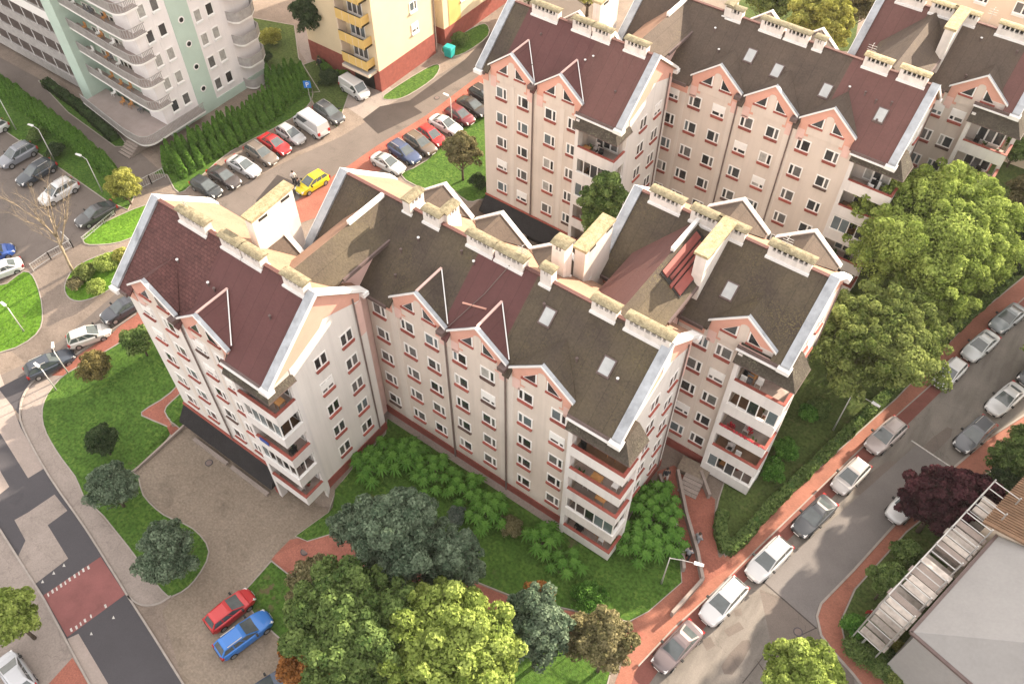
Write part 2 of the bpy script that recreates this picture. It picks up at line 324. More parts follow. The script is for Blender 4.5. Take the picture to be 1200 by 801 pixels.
# ------------------------------------------------------------ ground sheets
def clip(poly, ax, val, keep_ge):
    out = []
    n = len(poly)
    for i in range(n):
        a, b = poly[i], poly[(i+1) % n]
        ia = (a[ax] >= val) == keep_ge or a[ax] == val; ib = (b[ax] >= val) == keep_ge or b[ax] == val
        if ia: out.append(a)
        if ia != ib:
            t = (val-a[ax])/(b[ax]-a[ax]); out.append((a[0]+t*(b[0]-a[0]), a[1]+t*(b[1]-a[1])))
    return out
def clip_line(poly, f):     # keep f(p) >= 0, f linear
    out = []; n = len(poly)
    for i in range(n):
        a, b = poly[i], poly[(i+1) % n]; fa, fb = f(a), f(b)
        if fa >= 0: out.append(a)
        if (fa >= 0) != (fb >= 0):
            t = fa/(fa-fb); out.append((a[0]+t*(b[0]-a[0]), a[1]+t*(b[1]-a[1])))
    return out
def sheet(name, poly, dz, m, kind='structure'):
    """a flat covering that follows the terrain exactly, dz above it"""
    from mathutils.geometry import tessellate_polygon
    tris = tessellate_polygon([[Vector((p[0], p[1], 0)) for p in poly]])
    mb = MB()
    for tri in tris:
        tp = [(poly[i][0], poly[i][1]) for i in tri]
        umin, umax = min(p[0] for p in tp), max(p[0] for p in tp); vmin, vmax = min(p[1] for p in tp), max(p[1] for p in tp)
        for i in range(len(GU)-1):
            if GU[i+1] <= umin or GU[i] >= umax: continue
            a = clip(clip(tp, 0, GU[i], True), 0, GU[i+1], False)
            if len(a) < 3: continue
            for j in range(len(GV)-1):
                if GV[j+1] <= vmin or GV[j] >= vmax: continue
                c = clip(clip(a, 1, GV[j], True), 1, GV[j+1], False)
                if len(c) < 3: continue
                u0, du, v0, dv = GU[i], GU[i+1]-GU[i], GV[j], GV[j+1]-GV[j]
                f = lambda p: (p[0]-u0)/du-(p[1]-v0)/dv
                for sgn in (1, -1):
                    q = clip_line(c, lambda p: sgn*f(p))
                    if len(q) < 3: continue
                    ar = sum(q[k][0]*q[(k+1) % len(q)][1]-q[(k+1) % len(q)][0]*q[k][1] for k in range(len(q)))
                    if abs(ar) < 1e-5: continue
                    if ar < 0: q = q[::-1]
                    z00, z10, z01, z11 = HN[i][j], HN[i+1][j], HN[i][j+1], HN[i+1][j+1]
                    def z(p):
                        A, B = (p[0]-u0)/du, (p[1]-v0)/dv
                        return z00+A*(z10-z00)+B*(z11-z10) if sgn > 0 else z00+B*(z01-z00)+A*(z11-z01)
                    mb.face([(p[0], p[1], z(p)+dz) for p in q], m)
    o = mb.build(name); o['kind'] = kind; return o
def smooth_poly(P, closed=True, n=4):
    out = []; N = len(P)
    rg = range(N) if closed else range(N-1)
    for i in rg:
        p0, p1, p2, p3 = [np.array(P[(i+k) % N] if closed else P[max(0, min(N-1, i+k))], float) for k in (-1, 0, 1, 2)]
        for k in range(n):
            t = k/n
            out.append(tuple(.5*((2*p1)+(-p0+p2)*t+(2*p0-5*p1+4*p2-p3)*t*t+(-p0+3*p1-3*p2+p3)*t**3)))
    if not closed: out.append(tuple(P[-1]))
    return out
def gp(px, smooth=0):
    P = [tuple(at(*p)[:2]) for p in px]
    return smooth_poly(P, True, smooth) if smooth else P
def kerb(P, w=.14, h=.11, name='kerb', m='kerb', closed=False):
    pts = [Vector((p[0], p[1], 0)) for p in P]
    if closed: pts.append(pts[0])
    d = []
    for a, b in zip(pts, pts[1:]):
        n = max(1, int((b-a).length/1.0))
        for k in range(n): d.append(a.lerp(b, k/n))
    d.append(pts[-1])
    mb = MB(); L_, R_ = [], []
    for k, p in enumerate(d):
        t = (d[min(k+1, len(d)-1)]-d[max(k-1, 0)]).normalized(); s = Vector((-t.y, t.x, 0))*w/2
        for side, l in ((s, L_), (-s, R_)):
            q = p+side; l.append((q.x, q.y, hh(q.x, q.y)))
    for k in range(len(d)-1):
        a, b, c, e = L_[k], L_[k+1], R_[k+1], R_[k]
        lo = [Vector(x)+Vector((0, 0, -.3)) for x in (e, c, b, a)]; hi = [Vector(x)+Vector((0, 0, h)) for x in (e, c, b, a)]
        mb.face(hi, m); mb.face([lo[0], lo[1], hi[1], hi[0]], m); mb.face([lo[3], hi[3], hi[2], lo[2]], m)
    o = mb.build(name); o['kind'] = 'structure'; return o

exec_after = []
sheet('ground', [(-410, -410), (410, -410), (410, 410), (-410, 410)], 0, 'paving')
sheet('yard', gp([(158, 552), (219, 495), (245, 480), (330, 560), (392, 600), (345, 632), (318, 655), (292, 690), (345, 745), (330, 830), (210, 830), (215, 801), (190, 715), (205, 698), (240, 665), (246, 645), (225, 618), (190, 600), (166, 578)]), .008, 'yard')
# left street: asphalt, newer and older patches, raised red table
sheet('road', gp([(-90, 330), (-20, 420), (0, 437), (12, 478), (25, 497), (60, 560), (101, 620), (145, 690), (220, 810), (215, 850), (120, 850), (105, 801), (52, 702), (0, 620), (-160, 440)]), .012, 'asphalt_dark')
sheet('road_patch', gp([(-60, 360), (0, 437), (24, 500), (51, 549), (33, 560), (0, 507), (-70, 440)]), .016, 'concrete_pale')
sheet('road_patch', gp([(-3, 546), (11, 570), (-4, 582)]), .016, 'concrete_pale')
sheet('road_patch', gp([(33, 600), (64, 579), (79, 598), (56, 615), (80, 654), (41, 684), (21, 652), (30, 633), (17, 609)]), .016, 'concrete')
sheet('road_patch', gp([(79, 748), (92, 742), (130, 806), (108, 812)]), .016, 'concrete_pale')
sheet('road_patch', gp([(-2, 455), (45, 430), (22, 470), (26, 490)]), .020, 'asphalt_dark')
sheet('speed_table', gp([(51, 697), (118, 652), (147, 696), (79, 746)]), .020, 'speed_table')
for (x, y) in ((56, 697), (61, 693), (66, 690), (71, 686), (76, 683), (81, 679), (87, 675), (92, 672), (97, 668), (103, 665), (83, 738), (89, 735), (94, 731), (99, 727), (106, 722), (123, 710)):
    w = 1.1 if (x % 2) else .7
    sheet('road_marking', gp([(x-w, y-1.5), (x+w, y-3), (x+w+1.4, y+1), (x-w+1.4, y+2.2)]), .024, 'paint')
for (x, y) in ((75, 662), (63, 671), (50, 681), (133, 723), (107, 742)):
    sheet('road_marking', gp([(x-1.6, y+1.8), (x, y-2.2), (x+1.9, y+1.5)]), .024, 'paint')
# footways by the left street
sheet('footway', gp([(-100, 520), (0, 620), (52, 702), (105, 801), (120, 850), (-100, 850)]), .016, 'concrete')
sheet('footway', gp([(57, 801), (85, 770), (104, 801), (112, 830), (60, 830)]), .020, 'brick_path')
kerb(gp([(-60, 550), (0, 620), (52, 702), (105, 801), (120, 830)]))
cw = [(68, 432), (45, 443), (30, 459), (24, 480), (28, 503), (58, 558), (101, 620), (140, 682), (152, 700), (168, 709), (186, 707), (201, 698)]
sheet('footway', gp(cw+[(190, 693), (150, 640), (104, 588), (88, 558), (66, 528), (52, 505), (50, 478), (60, 456), (75, 440)]), .018, 'concrete')
kerb(gp(smooth_poly(cw, False, 3)))
kerb(gp([(150, 698), (180, 745), (215, 801), (225, 820)]), name='kerb')
sheet('footway', gp([(60, 440), (98, 412), (130, 392), (150, 372), (185, 355), (170, 400), (130, 408), (104, 422), (78, 440)]), .02, 'brick_path')
kerb(gp([(68, 432), (100, 408), (130, 388), (160, 368)]))
sheet('asphalt_patch', gp([(0, 440), (70, 400), (140, 340), (190, 330), (175, 355), (130, 385), (60, 430), (28, 470), (12, 478)]), .010, 'asphalt')
# lawns
def lawn(px, m='grass', dz=.03, k=True, sm=3, kw=.10):
    P = gp(px, sm); o = sheet('lawn', P, dz, m)
    if k: kerb(P, kw, .05, closed=True)
    return o
lawn([(176, 380), (150, 395), (135, 405), (104, 423), (70, 444), (52, 470), (51, 498), (66, 528), (88, 558), (106, 585), (155, 552), (200, 510), (178, 492), (166, 483), (200, 460), (222, 425), (200, 380)])
lawn([(193, 482), (206, 466), (222, 455), (225, 480), (212, 503)], dz=.034)
lawn([(106, 582), (156, 553), (168, 580), (192, 603), (226, 619), (245, 646), (228, 680), (205, 697), (190, 692), (150, 640), (122, 605)], dz=.034, m='grass')
sheet('path', gp([(165, 484), (205, 452), (225, 420), (245, 440), (222, 457), (206, 468), (193, 482), (202, 500), (219, 497), (200, 512), (178, 494)]), .02, 'brick_path')
lawn([(346, 628), (385, 600), (420, 540), (452, 508), (455, 478), (560, 545), (656, 604), (720, 640), (762, 560), (770, 572), (785, 600), (796, 640), (799, 682), (760, 716), (737, 728), (680, 716), (610, 702), (560, 682), (500, 640), (440, 622), (400, 622), (360, 634)], sm=0, kw=.06)
lawn([(318, 657), (345, 678), (420, 700), (500, 720), (640, 745), (720, 770), (712, 801), (690, 850), (340, 850), (342, 760), (300, 722), (282, 697), (296, 682)], sm=0)
sheet('path', gp([(318, 655), (340, 632), (400, 624), (440, 624), (500, 642), (560, 684), (610, 704), (680, 718), (737, 730), (760, 745), (720, 775), (640, 748), (500, 722), (420, 702), (345, 680)]), .02, 'brick_path')
# right street and its footways
sheet('road', gp([(740, 830), (772, 785), (824, 737), (872, 682), (900, 655), (975, 583), (1040, 520), (1125, 437), (1205, 360), (1330, 240), (1420, 330), (1210, 480), (1160, 512), (1117, 548), (1045, 618), (957, 717), (958, 736), (975, 762), (1000, 790), (1040, 850), (740, 860)]), .012, 'street')
sheet('road_patch', gp([(890, 690), (958, 716), (957, 738), (975, 762), (1000, 792), (1010, 850), (880, 850), (905, 760)]), .016, 'asphalt')
for q in ([(880, 660), (915, 630), (930, 636), (894, 668)], [(845, 780), (870, 750), (880, 756), (858, 790)], [(1000, 572), (1040, 540), (1052, 548), (1012, 580)], [(1075, 530), (1110, 500), (1114, 512), (1082, 540)]):
    sheet('road_patch', gp(q, 2), .016, 'asphalt')
sheet('footway', gp([(700, 850), (720, 801), (742, 745), (740, 728), (800, 682), (842, 655), (905, 597), (1050, 467), (1137, 375), (1205, 320), (1330, 205), (1345, 225), (1215, 335), (1120, 425), (1030, 505), (890, 640), (840, 690), (790, 735), (748, 780), (720, 850)]), .016, 'sidewalk_red')
sheet('parking_lane', gp([(720, 850), (748, 780), (790, 735), (840, 690), (890, 640), (1030, 505), (1120, 425), (1215, 335), (1345, 225), (1330, 240), (1205, 360), (1125, 437), (1040, 520), (975, 583), (900, 655), (872, 682), (824, 737), (772, 785), (740, 830)]), .020, 'parking_red')
kerb(gp([(748, 780), (790, 735), (840, 690), (890, 640), (1030, 505), (1120, 425), (1215, 335)]), .1, .03)
rk = [(1330, 370), (1210, 480), (1160, 512), (1117, 548), (1045, 618), (1000, 668), (962, 707), (957, 722), (962, 744), (975, 762), (1000, 790), (1030, 830)]
kerb(gp(rk), .16, .10)
sheet('footway', gp(rk+[(1062, 830), (1035, 797), (1010, 770), (990, 752), (984, 728), (1000, 690), (1062, 622), (1120, 575), (1170, 545), (1215, 505), (1400, 380)]), .03, 'sidewalk_red')
lawn([(985, 728), (1002, 690), (1062, 623), (1120, 577), (1170, 547), (1216, 506), (1420, 380), (1500, 620), (1120, 860), (1064, 830), (1035, 797), (1010, 770), (990, 752)], 'grass_garden', sm=0)
sheet('path', gp([(772, 570), (770, 552), (790, 545), (838, 585), (836, 620), (842, 652), (860, 662), (800, 700), (795, 683), (799, 665), (795, 640), (786, 600)]), .022, 'brick_path')
lawn([(838, 602), (841, 630), (850, 652), (905, 597), (1050, 467), (1137, 375), (1205, 320), (1300, 235), (1250, 150), (1190, 160), (1000, 250), (940, 400), (900, 520), (850, 560), (842, 585)], 'grass_garden', sm=0)
def strip(px, w, m, dz, name='road_joint'):
    P = [Vector(at(*p)[:2]) for p in px]
    for a, b_ in zip(P, P[1:]):
        d = (b_-a).normalized(); n = Vector((-d.y, d.x))*w/2; sheet(name, [tuple(a+n), tuple(a-n), tuple(b_-n), tuple(b_+n)], dz, m)
strip([(893, 680), (957, 736)], .10, 'asphalt_wet', .0205); strip([(957, 735), (900, 762), (870, 800)], .07, 'asphalt_wet', .0205); strip([(1068, 516), (1116, 548)], .12, 'paint', .0205, 'road_marking')
sheet('road_patch', gp([(894, 680), (957, 735), (1045, 618), (1117, 548), (1075, 520), (985, 600)]), .0165, 'street_grey')
for q in ([(822, 750), (832, 745), (838, 756), (828, 762)], [(848, 738), (866, 728), (872, 736), (854, 746)], [(860, 715), (868, 712), (870, 720), (862, 722)]): sheet('road_patch', gp(q), .0185, 'asphalt')
# service yard and streets behind
sheet('road', gp([(185, 225), (250, 232), (330, 190), (400, 158), (430, 140), (560, 60), (600, 20), (640, -30), (700, -30), (660, 60), (575, 110), (450, 200), (380, 240), (300, 290), (200, 330), (130, 340), (150, 300)]), .010, 'asphalt')
sheet('road_patch', gp([(425, 140), (445, 125), (480, 118), (545, 70), (573, 40), (590, 25), (600, 40), (560, 80), (485, 125), (495, 132), (443, 157)]), .015, 'asphalt_wet')
sheet('road_patch', gp([(300, 235), (325, 205), (350, 215), (345, 235), (310, 262)]), .015, 'asphalt_wet')
sheet('footway', gp([(340, 240), (400, 200), (440, 172), (500, 135), (570, 82), (580, 95), (555, 122), (470, 185), (420, 215), (370, 255), (350, 262)]), .018, 'brick_path')
sheet('parking', gp([(255, 200), (340, 150), (395, 118), (430, 142), (400, 160), (330, 192), (255, 232), (222, 222)]), .014, 'paving')
sheet('path', gp([(345, 40), (372, 32), (415, 90), (450, 95), (470, 115), (425, 140), (385, 112), (352, 62)]), .012, 'concrete')
sheet('path', gp([(-60, 20), (-10, 62), (60, 100), (120, 140), (205, 215), (170, 222), (100, 165), (0, 92), (-80, 60)]), .012, 'asphalt')
sheet('parking', gp([(-120, 180), (-10, 140), (60, 175), (130, 235), (128, 250), (95, 285), (40, 310), (-20, 340), (-160, 380)]), .012, 'asphalt')
lawn([(196, 205), (190, 196), (340, 110), (362, 100), (365, 118), (340, 140), (270, 178), (232, 210), (210, 226)], 'grass')
lawn([(450, 112), (500, 80), (515, 77), (508, 92), (478, 112), (460, 117)], 'grass')
lawn([(518, 56), (545, 38), (568, 28), (572, 42), (545, 62), (526, 66)], 'grass')
lawn([(470, 205), (500, 188), (570, 128), (640, 120), (640, 215), (572, 232), (548, 236), (522, 216), (500, 222)], 'grass')
lawn([(98, 278), (120, 262), (172, 240), (182, 250), (172, 268), (140, 284), (105, 287)], 'grass_bright')
lawn([(-60, 300), (-5, 335), (28, 318), (42, 330), (50, 365), (42, 392), (0, 413), (-80, 420)], 'grass_bright')
lawn([(76, 335), (90, 312), (130, 295), (152, 292), (156, 308), (130, 338), (100, 352), (82, 350)], 'grass_bright')
lawn([(-60, 80), (0, 96), (60, 140), (130, 200), (160, 225), (150, 246), (126, 236), (60, 190), (0, 150), (-60, 120)], 'grass', sm=0)
lawn([(45, 95), (60, 92), (140, 158), (150, 172), (135, 172), (80, 132)], 'grass', sm=0)
lawn([(345, 80), (372, 130), (395, 150), (415, 92), (380, 50), (372, 70)], 'grass_garden', sm=0, dz=.025)
lawn([(290, 20), (345, 30), (350, 68), (375, 108), (340, 110), (300, 60)], 'grass_garden', sm=0)
sheet('lawn', gp([(860, -60), (1020, -60), (1000, 60), (1010, 60), (900, 60), (860, 20)]), .03, 'grass_garden')
sheet('lawn', gp([(1168, 175), (1230, 130), (1400, 250), (1300, 300), (1200, 320)]), .035, 'grass_garden')

# the streets and greens go on beyond the lower edge of the view
sheet('road', gp([(740, 850), (1040, 845), (900, 1200), (420, 1200)]), .009, 'asphalt')
sheet('road', gp([(120, 848), (216, 848), (520, 1200), (330, 1200)]), .007, 'asphalt_dark')
sheet('footway', gp([(-100, 850), (120, 850), (330, 1200), (-100, 1200)]), .007, 'concrete')
sheet('lawn', gp([(345, 848), (700, 848), (400, 1180), (520, 1180), (480, 1100)][:3]), .006, 'grass')
sheet('footway', gp([(680, 850), (740, 850), (430, 1200), (380, 1200)]), .012, 'sidewalk_red')
# round covers in the paving
def cover(px, py, r=.32):
    p = at(px, py); mb = MB()
    mb.prism([(r*math.cos(k*math.pi/8), r*math.sin(k*math.pi/8), 0) for k in range(16)], (0, 0, .035), 'asphalt_dark'); 
    mb.prism([(r*.78*math.cos(k*math.pi/8), r*.78*math.sin(k*math.pi/8), .035) for k in range(16)], (0, 0, .008), 'pipe')
    return mb.build('manhole_cover', loc=p)
for (x, y, l) in ((245, 542, 'round iron cover in the brown yard before the garages'), (357, 646, 'round iron cover in the red brick path'), (935, 740, 'iron cover in the right street near the bend'), (512, 115, 'round cover at the edge of the wet asphalt behind')):
    tag(cover(x, y), l, 'manhole cover')

# ------------------------------------------------------------ windows
SILLZ = 2.25; ST = 2.67
def win_mesh(w, h, div, sill='red_trim', glassm='glass'):
    """frame / pane / sill meshes in the facade plane x-z, facing -y"""
    f = MB(); b = .10
    f.box(-w/2-b, w/2+b, -.05, .02, h, h+b, 'frame_white'); f.box(-w/2-b, w/2+b, -.05, .02, -.04, .05, 'frame_white')
    f.box(-w/2-b, -w/2, -.05, .02, .05, h, 'frame_white'); f.box(w/2, w/2+b, -.05, .02, .05, h, 'frame_white')
    for d in div: f.box(d-.07, d+.07, -.045, .02, .05, h, 'frame_white')
    p = MB(); xs = [-w/2]+list(div)+[w/2]
    for k, (a, c) in enumerate(zip(xs, xs[1:])):
        g = glassm[k % len(glassm)] if isinstance(glassm, (list, tuple)) else glassm
        p.box(a, c, -.018, .01, .05, h, g)
    s = MB(); s.box(-w/2-.08, w/2+.08, -.15, -.001, -.27, -.05, sill)
    s.box(-w/2-.1, w/2+.1, -.2, 0.0, -.055, -.041, sill)
    return f.mesh('window'), p.mesh('pane'), s.mesh('sill')
WIN = {}
mat('curtain_light', (.36, .35, .33), .5, .2, 3)
GL = [('curtain_light', 'glass'), ('glass', 'glass'), ('glass', 'curtain'), ('curtain', 'glass'), ('curtain', 'curtain'), ('glass_blue', 'glass'), ('glass_blue', 'glass_blue')]
for kind, (w, h, div) in {'wide_l': (1.0, .98, (.18,)), 'wide_r': (1.0, .98, (-.18,)), 'mid': (.98, 1.05, (0,)), 'single': (.75, 1.2, ()), 'door': (2.0, 1.9, (-.35, .35)), 'low': (.9, .8, (0,))}.items():
    for g in range(len(GL)):
        for s in ('red_trim', 'dark_trim', 'white_metal'): WIN[kind, g, s] = win_mesh(w, h, div, s, GL[g])
WIN['wide_l', 9, 'red_trim'] = win_mesh(1.0, .98, (.18,), 'red_trim', ('blind_yellow', 'blind_yellow'))
def window(parent, x, y, z, rz=0., kind='wide_l', g=None, sill=None):
    g = random.choice((0, 1, 1, 2, 2, 3, 4, 4, 5, 6)) if g is None else g
    sill = sill or random.choice(('red_trim',)*9+('dark_trim',))
    f, p, s = WIN[kind, g, sill]
    w = link_mesh('window', f, parent, (x, y, z), rz)
    link_mesh('pane', p, w); link_mesh('sill', s, w)
    if kind in ('wide_l', 'wide_r', 'mid') and random.random() < .10:
        link_mesh('roller_blind', BLIND, w)
    return w
_b = MB(); _b.box(-.56, .56, -.075, -.046, .38, 1.02, 'frame_white'); BLIND = _b.mesh('roller_blind')
# ------------------------------------------------------------ apartment wings
SL, ZR, RISE = .833, 19.4, .8
def chimney(parent, u, v, zb, length=2.6, w=.62, h=1.9, along='u', cap='cap'):
    mb = MB(); L2 = length/2
    def bx(m_, a0, a1, b0, b1, z0, z1, mm):
        if along == 'u': m_.box(a0, a1, b0, b1, z0, z1, mm)
        else: m_.box(b0, b1, a0, a1, z0, z1, mm)
    bx(mb, -L2, L2, -w/2, w/2, -2.0, h-.42, 'chimney'); bx(mb, -L2-.04, L2+.04, -w/2-.16, w/2+.08, -2.0, .02, 'white_metal')
    bx(mb, -L2+.003, -L2+.28, -w/2, w/2, h-.42, h-.02, 'chimney'); bx(mb, L2-.28, L2-.003, -w/2, w/2, h-.42, h-.02, 'chimney')
    bx(mb, -L2+.28, L2-.28, -w/2+.2, w/2-.2, h-.42, h-.02, 'flue')
    n = max(2, int(length/.38))
    for k in range(1, n):
        x = -L2+.14+(length-.28)*k/n; bx(mb, x-.05, x+.05, -w/2+.02, w/2-.02, h-.419, h-.022, 'chimney')
    o = mb.build('chimney', parent, loc=(u, v, zb))
    c = MB(); nn = 7; wc = w/2+.1; prof = [(-wc, 0)]+[(-wc+2*wc*k/nn, .06+.10*math.sin(math.pi*k/nn)) for k in range(nn+1)]+[(wc, 0)]
    if along == 'u': c.prism([(-L2-.12, a, b) for a, b in prof], (length+.24, 0, 0), cap)
    else: c.prism([(a, -L2-.12, b) for a, b in prof], (0, length+.24, 0), cap)
    c.build('chimney_cap', o, loc=(0, 0, h-.02))
    if length > 3: 
        t = MB(); t.tube([(0, 0, 0), (0, 0, .5)], .09, 'steel', 8); t.tube([(0, 0, .5), (0, 0, .56)], .14, 'steel', 8); t.build('vent_pipe', o, loc=(.2*length if along == 'u' else 0, 0, h+.2))
    return o
def fin(parent, u, v0, v1, ztop, zb, w=.7, drop0=0., m='chimney'):
    """tall slab chimney running up the slope"""
    mb = MB(); mb.prism([(u-w/2, v0, zb), (u-w/2, v1, zb), (u-w/2, v1, ztop), (u-w/2, v0, ztop-drop0)], (w, 0, 0), 'chimney')
    n = int((v1-v0)/1.0)
    o = mb.build('slab_chimney', parent)
    s = MB()
    for k in range(n):
        y = v0+.5+k; zz = ztop-drop0*(1-(y-v0)/(v1-v0)); 
        if k % 3 != 1: s.box(u+w/2-.05, u+w/2+.012, y, y+.75, zz-.42, zz-.2, 'flue')
    s.build('flue_slot', o)
    c = MB(); c.prism([(u-w/2-.12, v0-.12, ztop-drop0), (u-w/2-.12, v1+.12, ztop), (u-w/2-.12, v1+.12, ztop+.2), (u-w/2-.12, v0-.12, ztop-drop0+.2)], (w+.24, 0, 0), 'cap_pale'); c.build('chimney_cap', o)
    return o
def skylight(parent, u, v, zf, slope=SL, w=.85, l=1.2):
    mb = MB(); zc = lambda y: zf+slope*y
    def quad(hw, y0, y1, lift, m, th=.12):
        b = [(-hw, y0, zc(y0)-.1), (hw, y0, zc(y0)-.1), (hw, y1, zc(y1)-.1), (-hw, y1, zc(y1)-.1)]
        mb.hexa(b, [(x, y-lift*.6, z+.1+lift) for x, y, z in b], m)
    quad(w/2, -l*.39, l*.39, .06, 'gutter'); quad(w/2-.08, -l*.39+.08, l*.39-.08, .085, 'skylight_glass')
    return mb.build('skylight', parent, loc=(u, v, 0))
TRI = None
def gable_window_mesh(side):
    """right-angled attic window beside the centre strip; side=-1 left, 1 right (tall leg towards the centre)"""
    f = MB(); s = side
    def tri(a, off, m, d):
        f.prism([(s*(a), d, off), (s*(1.05-a*1.0), d, off), (s*a, d, 1.02-off)], (0, -.03, 0), m)
    tri(.0, .0, 'frame_white', 0.0); tri(.12, .1, 'glass', -.031)
    f.box(min(s*-.05, s*1.15), max(s*-.05, s*1.15), -.13, 0, -.14, -.02, 'red_trim')
    return f.mesh('gable_window')
GWL, GWR = gable_window_mesh(-1), gable_window_mesh(1)
def dormer(parent, uc, vf, vr, hw=2.27, zpk=17.62, zv=15.8, mroof='roof_dark', front=True, rear_dir=False, white_valley=False, detail=True, patch=False):
    """cross gable: roof planes, coloured pediment, white rakes and two attic windows"""
    sy = -1 if not rear_dir else 1
    yf = vf+sy*.25
    sl = SL if not rear_dir else RISE
    yb = vr+sy*(ZR-zpk)/sl - sy*.15
    ye = vr+sy*(ZR-zv)/sl
    r = MB(); ov = .3
    pk0 = (uc, yf, zpk+.12); pkb = (uc, yb, zpk+.12)
    for s in (-1, 1):
        e0 = (uc+s*hw, yf, zv+.12); eb = (uc+s*hw, ye, zv+.12)
        pts = [pk0, pkb, eb, e0] if s*sy > 0 else [pk0, e0, eb, pkb]
        if abs(ye-yf) < .05 or (sy < 0) != (ye > yf): pts = [p for p in pts if p != eb]
        P = [Vector(p) for p in pts]; r.face(P, mroof)
    o = r.build('dormer', parent)
    g = MB()
    g.prism([(uc-hw+.02, vf+sy*.0, zv-.9), (uc+hw-.02, vf, zv-.9), (uc+hw-.02, vf, zv), (uc, vf, zpk), (uc-hw+.02, vf, zv)], (0, sy*.06, 0), 'salmon' if not rear_dir else 'wall_white')
    g.build('pediment', o)
    if front:
        # stepped salmon corners and the pale centre strip with a rounded head
        st = MB(); y0 = vf-.064
        arch = [(uc+.32*math.cos(a), y0, zpk-1.05+.3*math.sin(a)) for a in [math.pi*k/8 for k in range(9)]]
        st.prism([(uc-.32, y0, zv-.95), (uc+.32, y0, zv-.95)]+arch, (0, -.02, 0), 'wall_beige')
        st.prism([(uc-1.55, y0, zv-1.2), (uc+1.55, y0, zv-1.2), (uc+1.55, y0, zv-.38), (uc-1.55, y0, zv-.38)], (0, -.016, 0), 'wall_beige')
        st.build('render_panel', o)
        for s in (-1, 1):
            fd = MB()
            fd.box(*sorted((uc+s*(hw-.02), uc+s*(hw-.62))), vf-.05, vf, zv-2.0, zv-.9, 'salmon_fade')
            fd.box(*sorted((uc+s*(hw-.622), uc+s*(hw-.95))), vf-.05, vf, zv-1.45, zv-.9, 'salmon')
            fd.build('corner_panel', o)
        link_mesh('gable_window', GWL, o, (uc-.36, vf-.062, zv-.28)); link_mesh('gable_window', GWR, o, (uc+.36, vf-.062, zv-.28))
    for s in (-1, 1):
        t = MB(); a = Vector((uc, yf, zpk+.16)); b = Vector((uc+s*(hw+.12), yf, zv+.06)); 
        w = .30 if (s > 0 or rear_dir) else .12
        t.prism([a+Vector((0, 0, .08)), b+Vector((0, 0, .08)), b+Vector((0, 0, -.06)), a+Vector((0, 0, -.06))], (0, -sy*w, 0), 'metal' if not rear_dir else 'white_metal')
        t.prism([a+Vector((0, sy*.03, .1)), b+Vector((0, sy*.03, .1)), b+Vector((0, sy*.03, -.05)), a+Vector((0, sy*.03, -.05))], (0, -sy*.05, 0), 'white_metal')
        t.build('rake_trim', o)
    if white_valley:
        t = MB(); t.bar((uc+hw, ye, zv+.17), (uc+.1, yb-.1, zpk+.17), .07, .05, 'white_metal'); t.build('valley_flashing', o)
    if patch:
        t = MB(); t.bar((uc, yf+.25, zpk+.16), (uc, yb, zpk+.16), .16, .08, 'salmon_fade'); t.build('ridge_flashing', o)
    return o
def slope_slab(mb, u0, u1, va, za, vb, zb, m, th=.18):
    mb.prism([(u0, va, za), (u0, vb, zb), (u0, vb, zb-th), (u0, va, za-th)], (u1-u0, 0, 0), m)
def verge(parent, u, vf, vb, vr, side, w=.62, rear=True, front=True):
    t = MB(); x0, x1 = (u-w+.12, u+.12) if side > 0 else (u-.12, u+w-.12)
    zf, zb = ZR-SL*(vr-vf), ZR-RISE*(vb-vr)
    if front:
        t.prism([(x0, vf, zf+.22), (x0, vr, ZR+.22), (x0, vr, ZR-.05), (x0, vf, zf-.05)], (x1-x0, 0, 0), 'metal')
        xe = x1 if side > 0 else x0-.05
        t.prism([(xe, vf, zf+.25), (xe, vr, ZR+.25), (xe, vr, ZR-.08), (xe, vf, zf-.08)], (.05, 0, 0), 'white_metal')
    if rear:
        t.prism([(x0, vr, ZR+.22), (x0, vb, zb+.22), (x0, vb, zb-.05), (x0, vr, ZR-.05)], (x1-x0, 0, 0), 'white_metal')
    # boxed corner at the foot
    t.box(x0-.1, x1+.12, vf-.28, vf+.35, zf-.28, zf+.05, 'white_metal') if front else None
    t.box(x0-.05, x1+.1, vb-.4, vb+.1, zb-.28, zb+.06, 'white_metal') if rear else None
    return t.build('verge_trim', parent)
def clutter(parent_list, u, v, z, kind, uw):
    pass
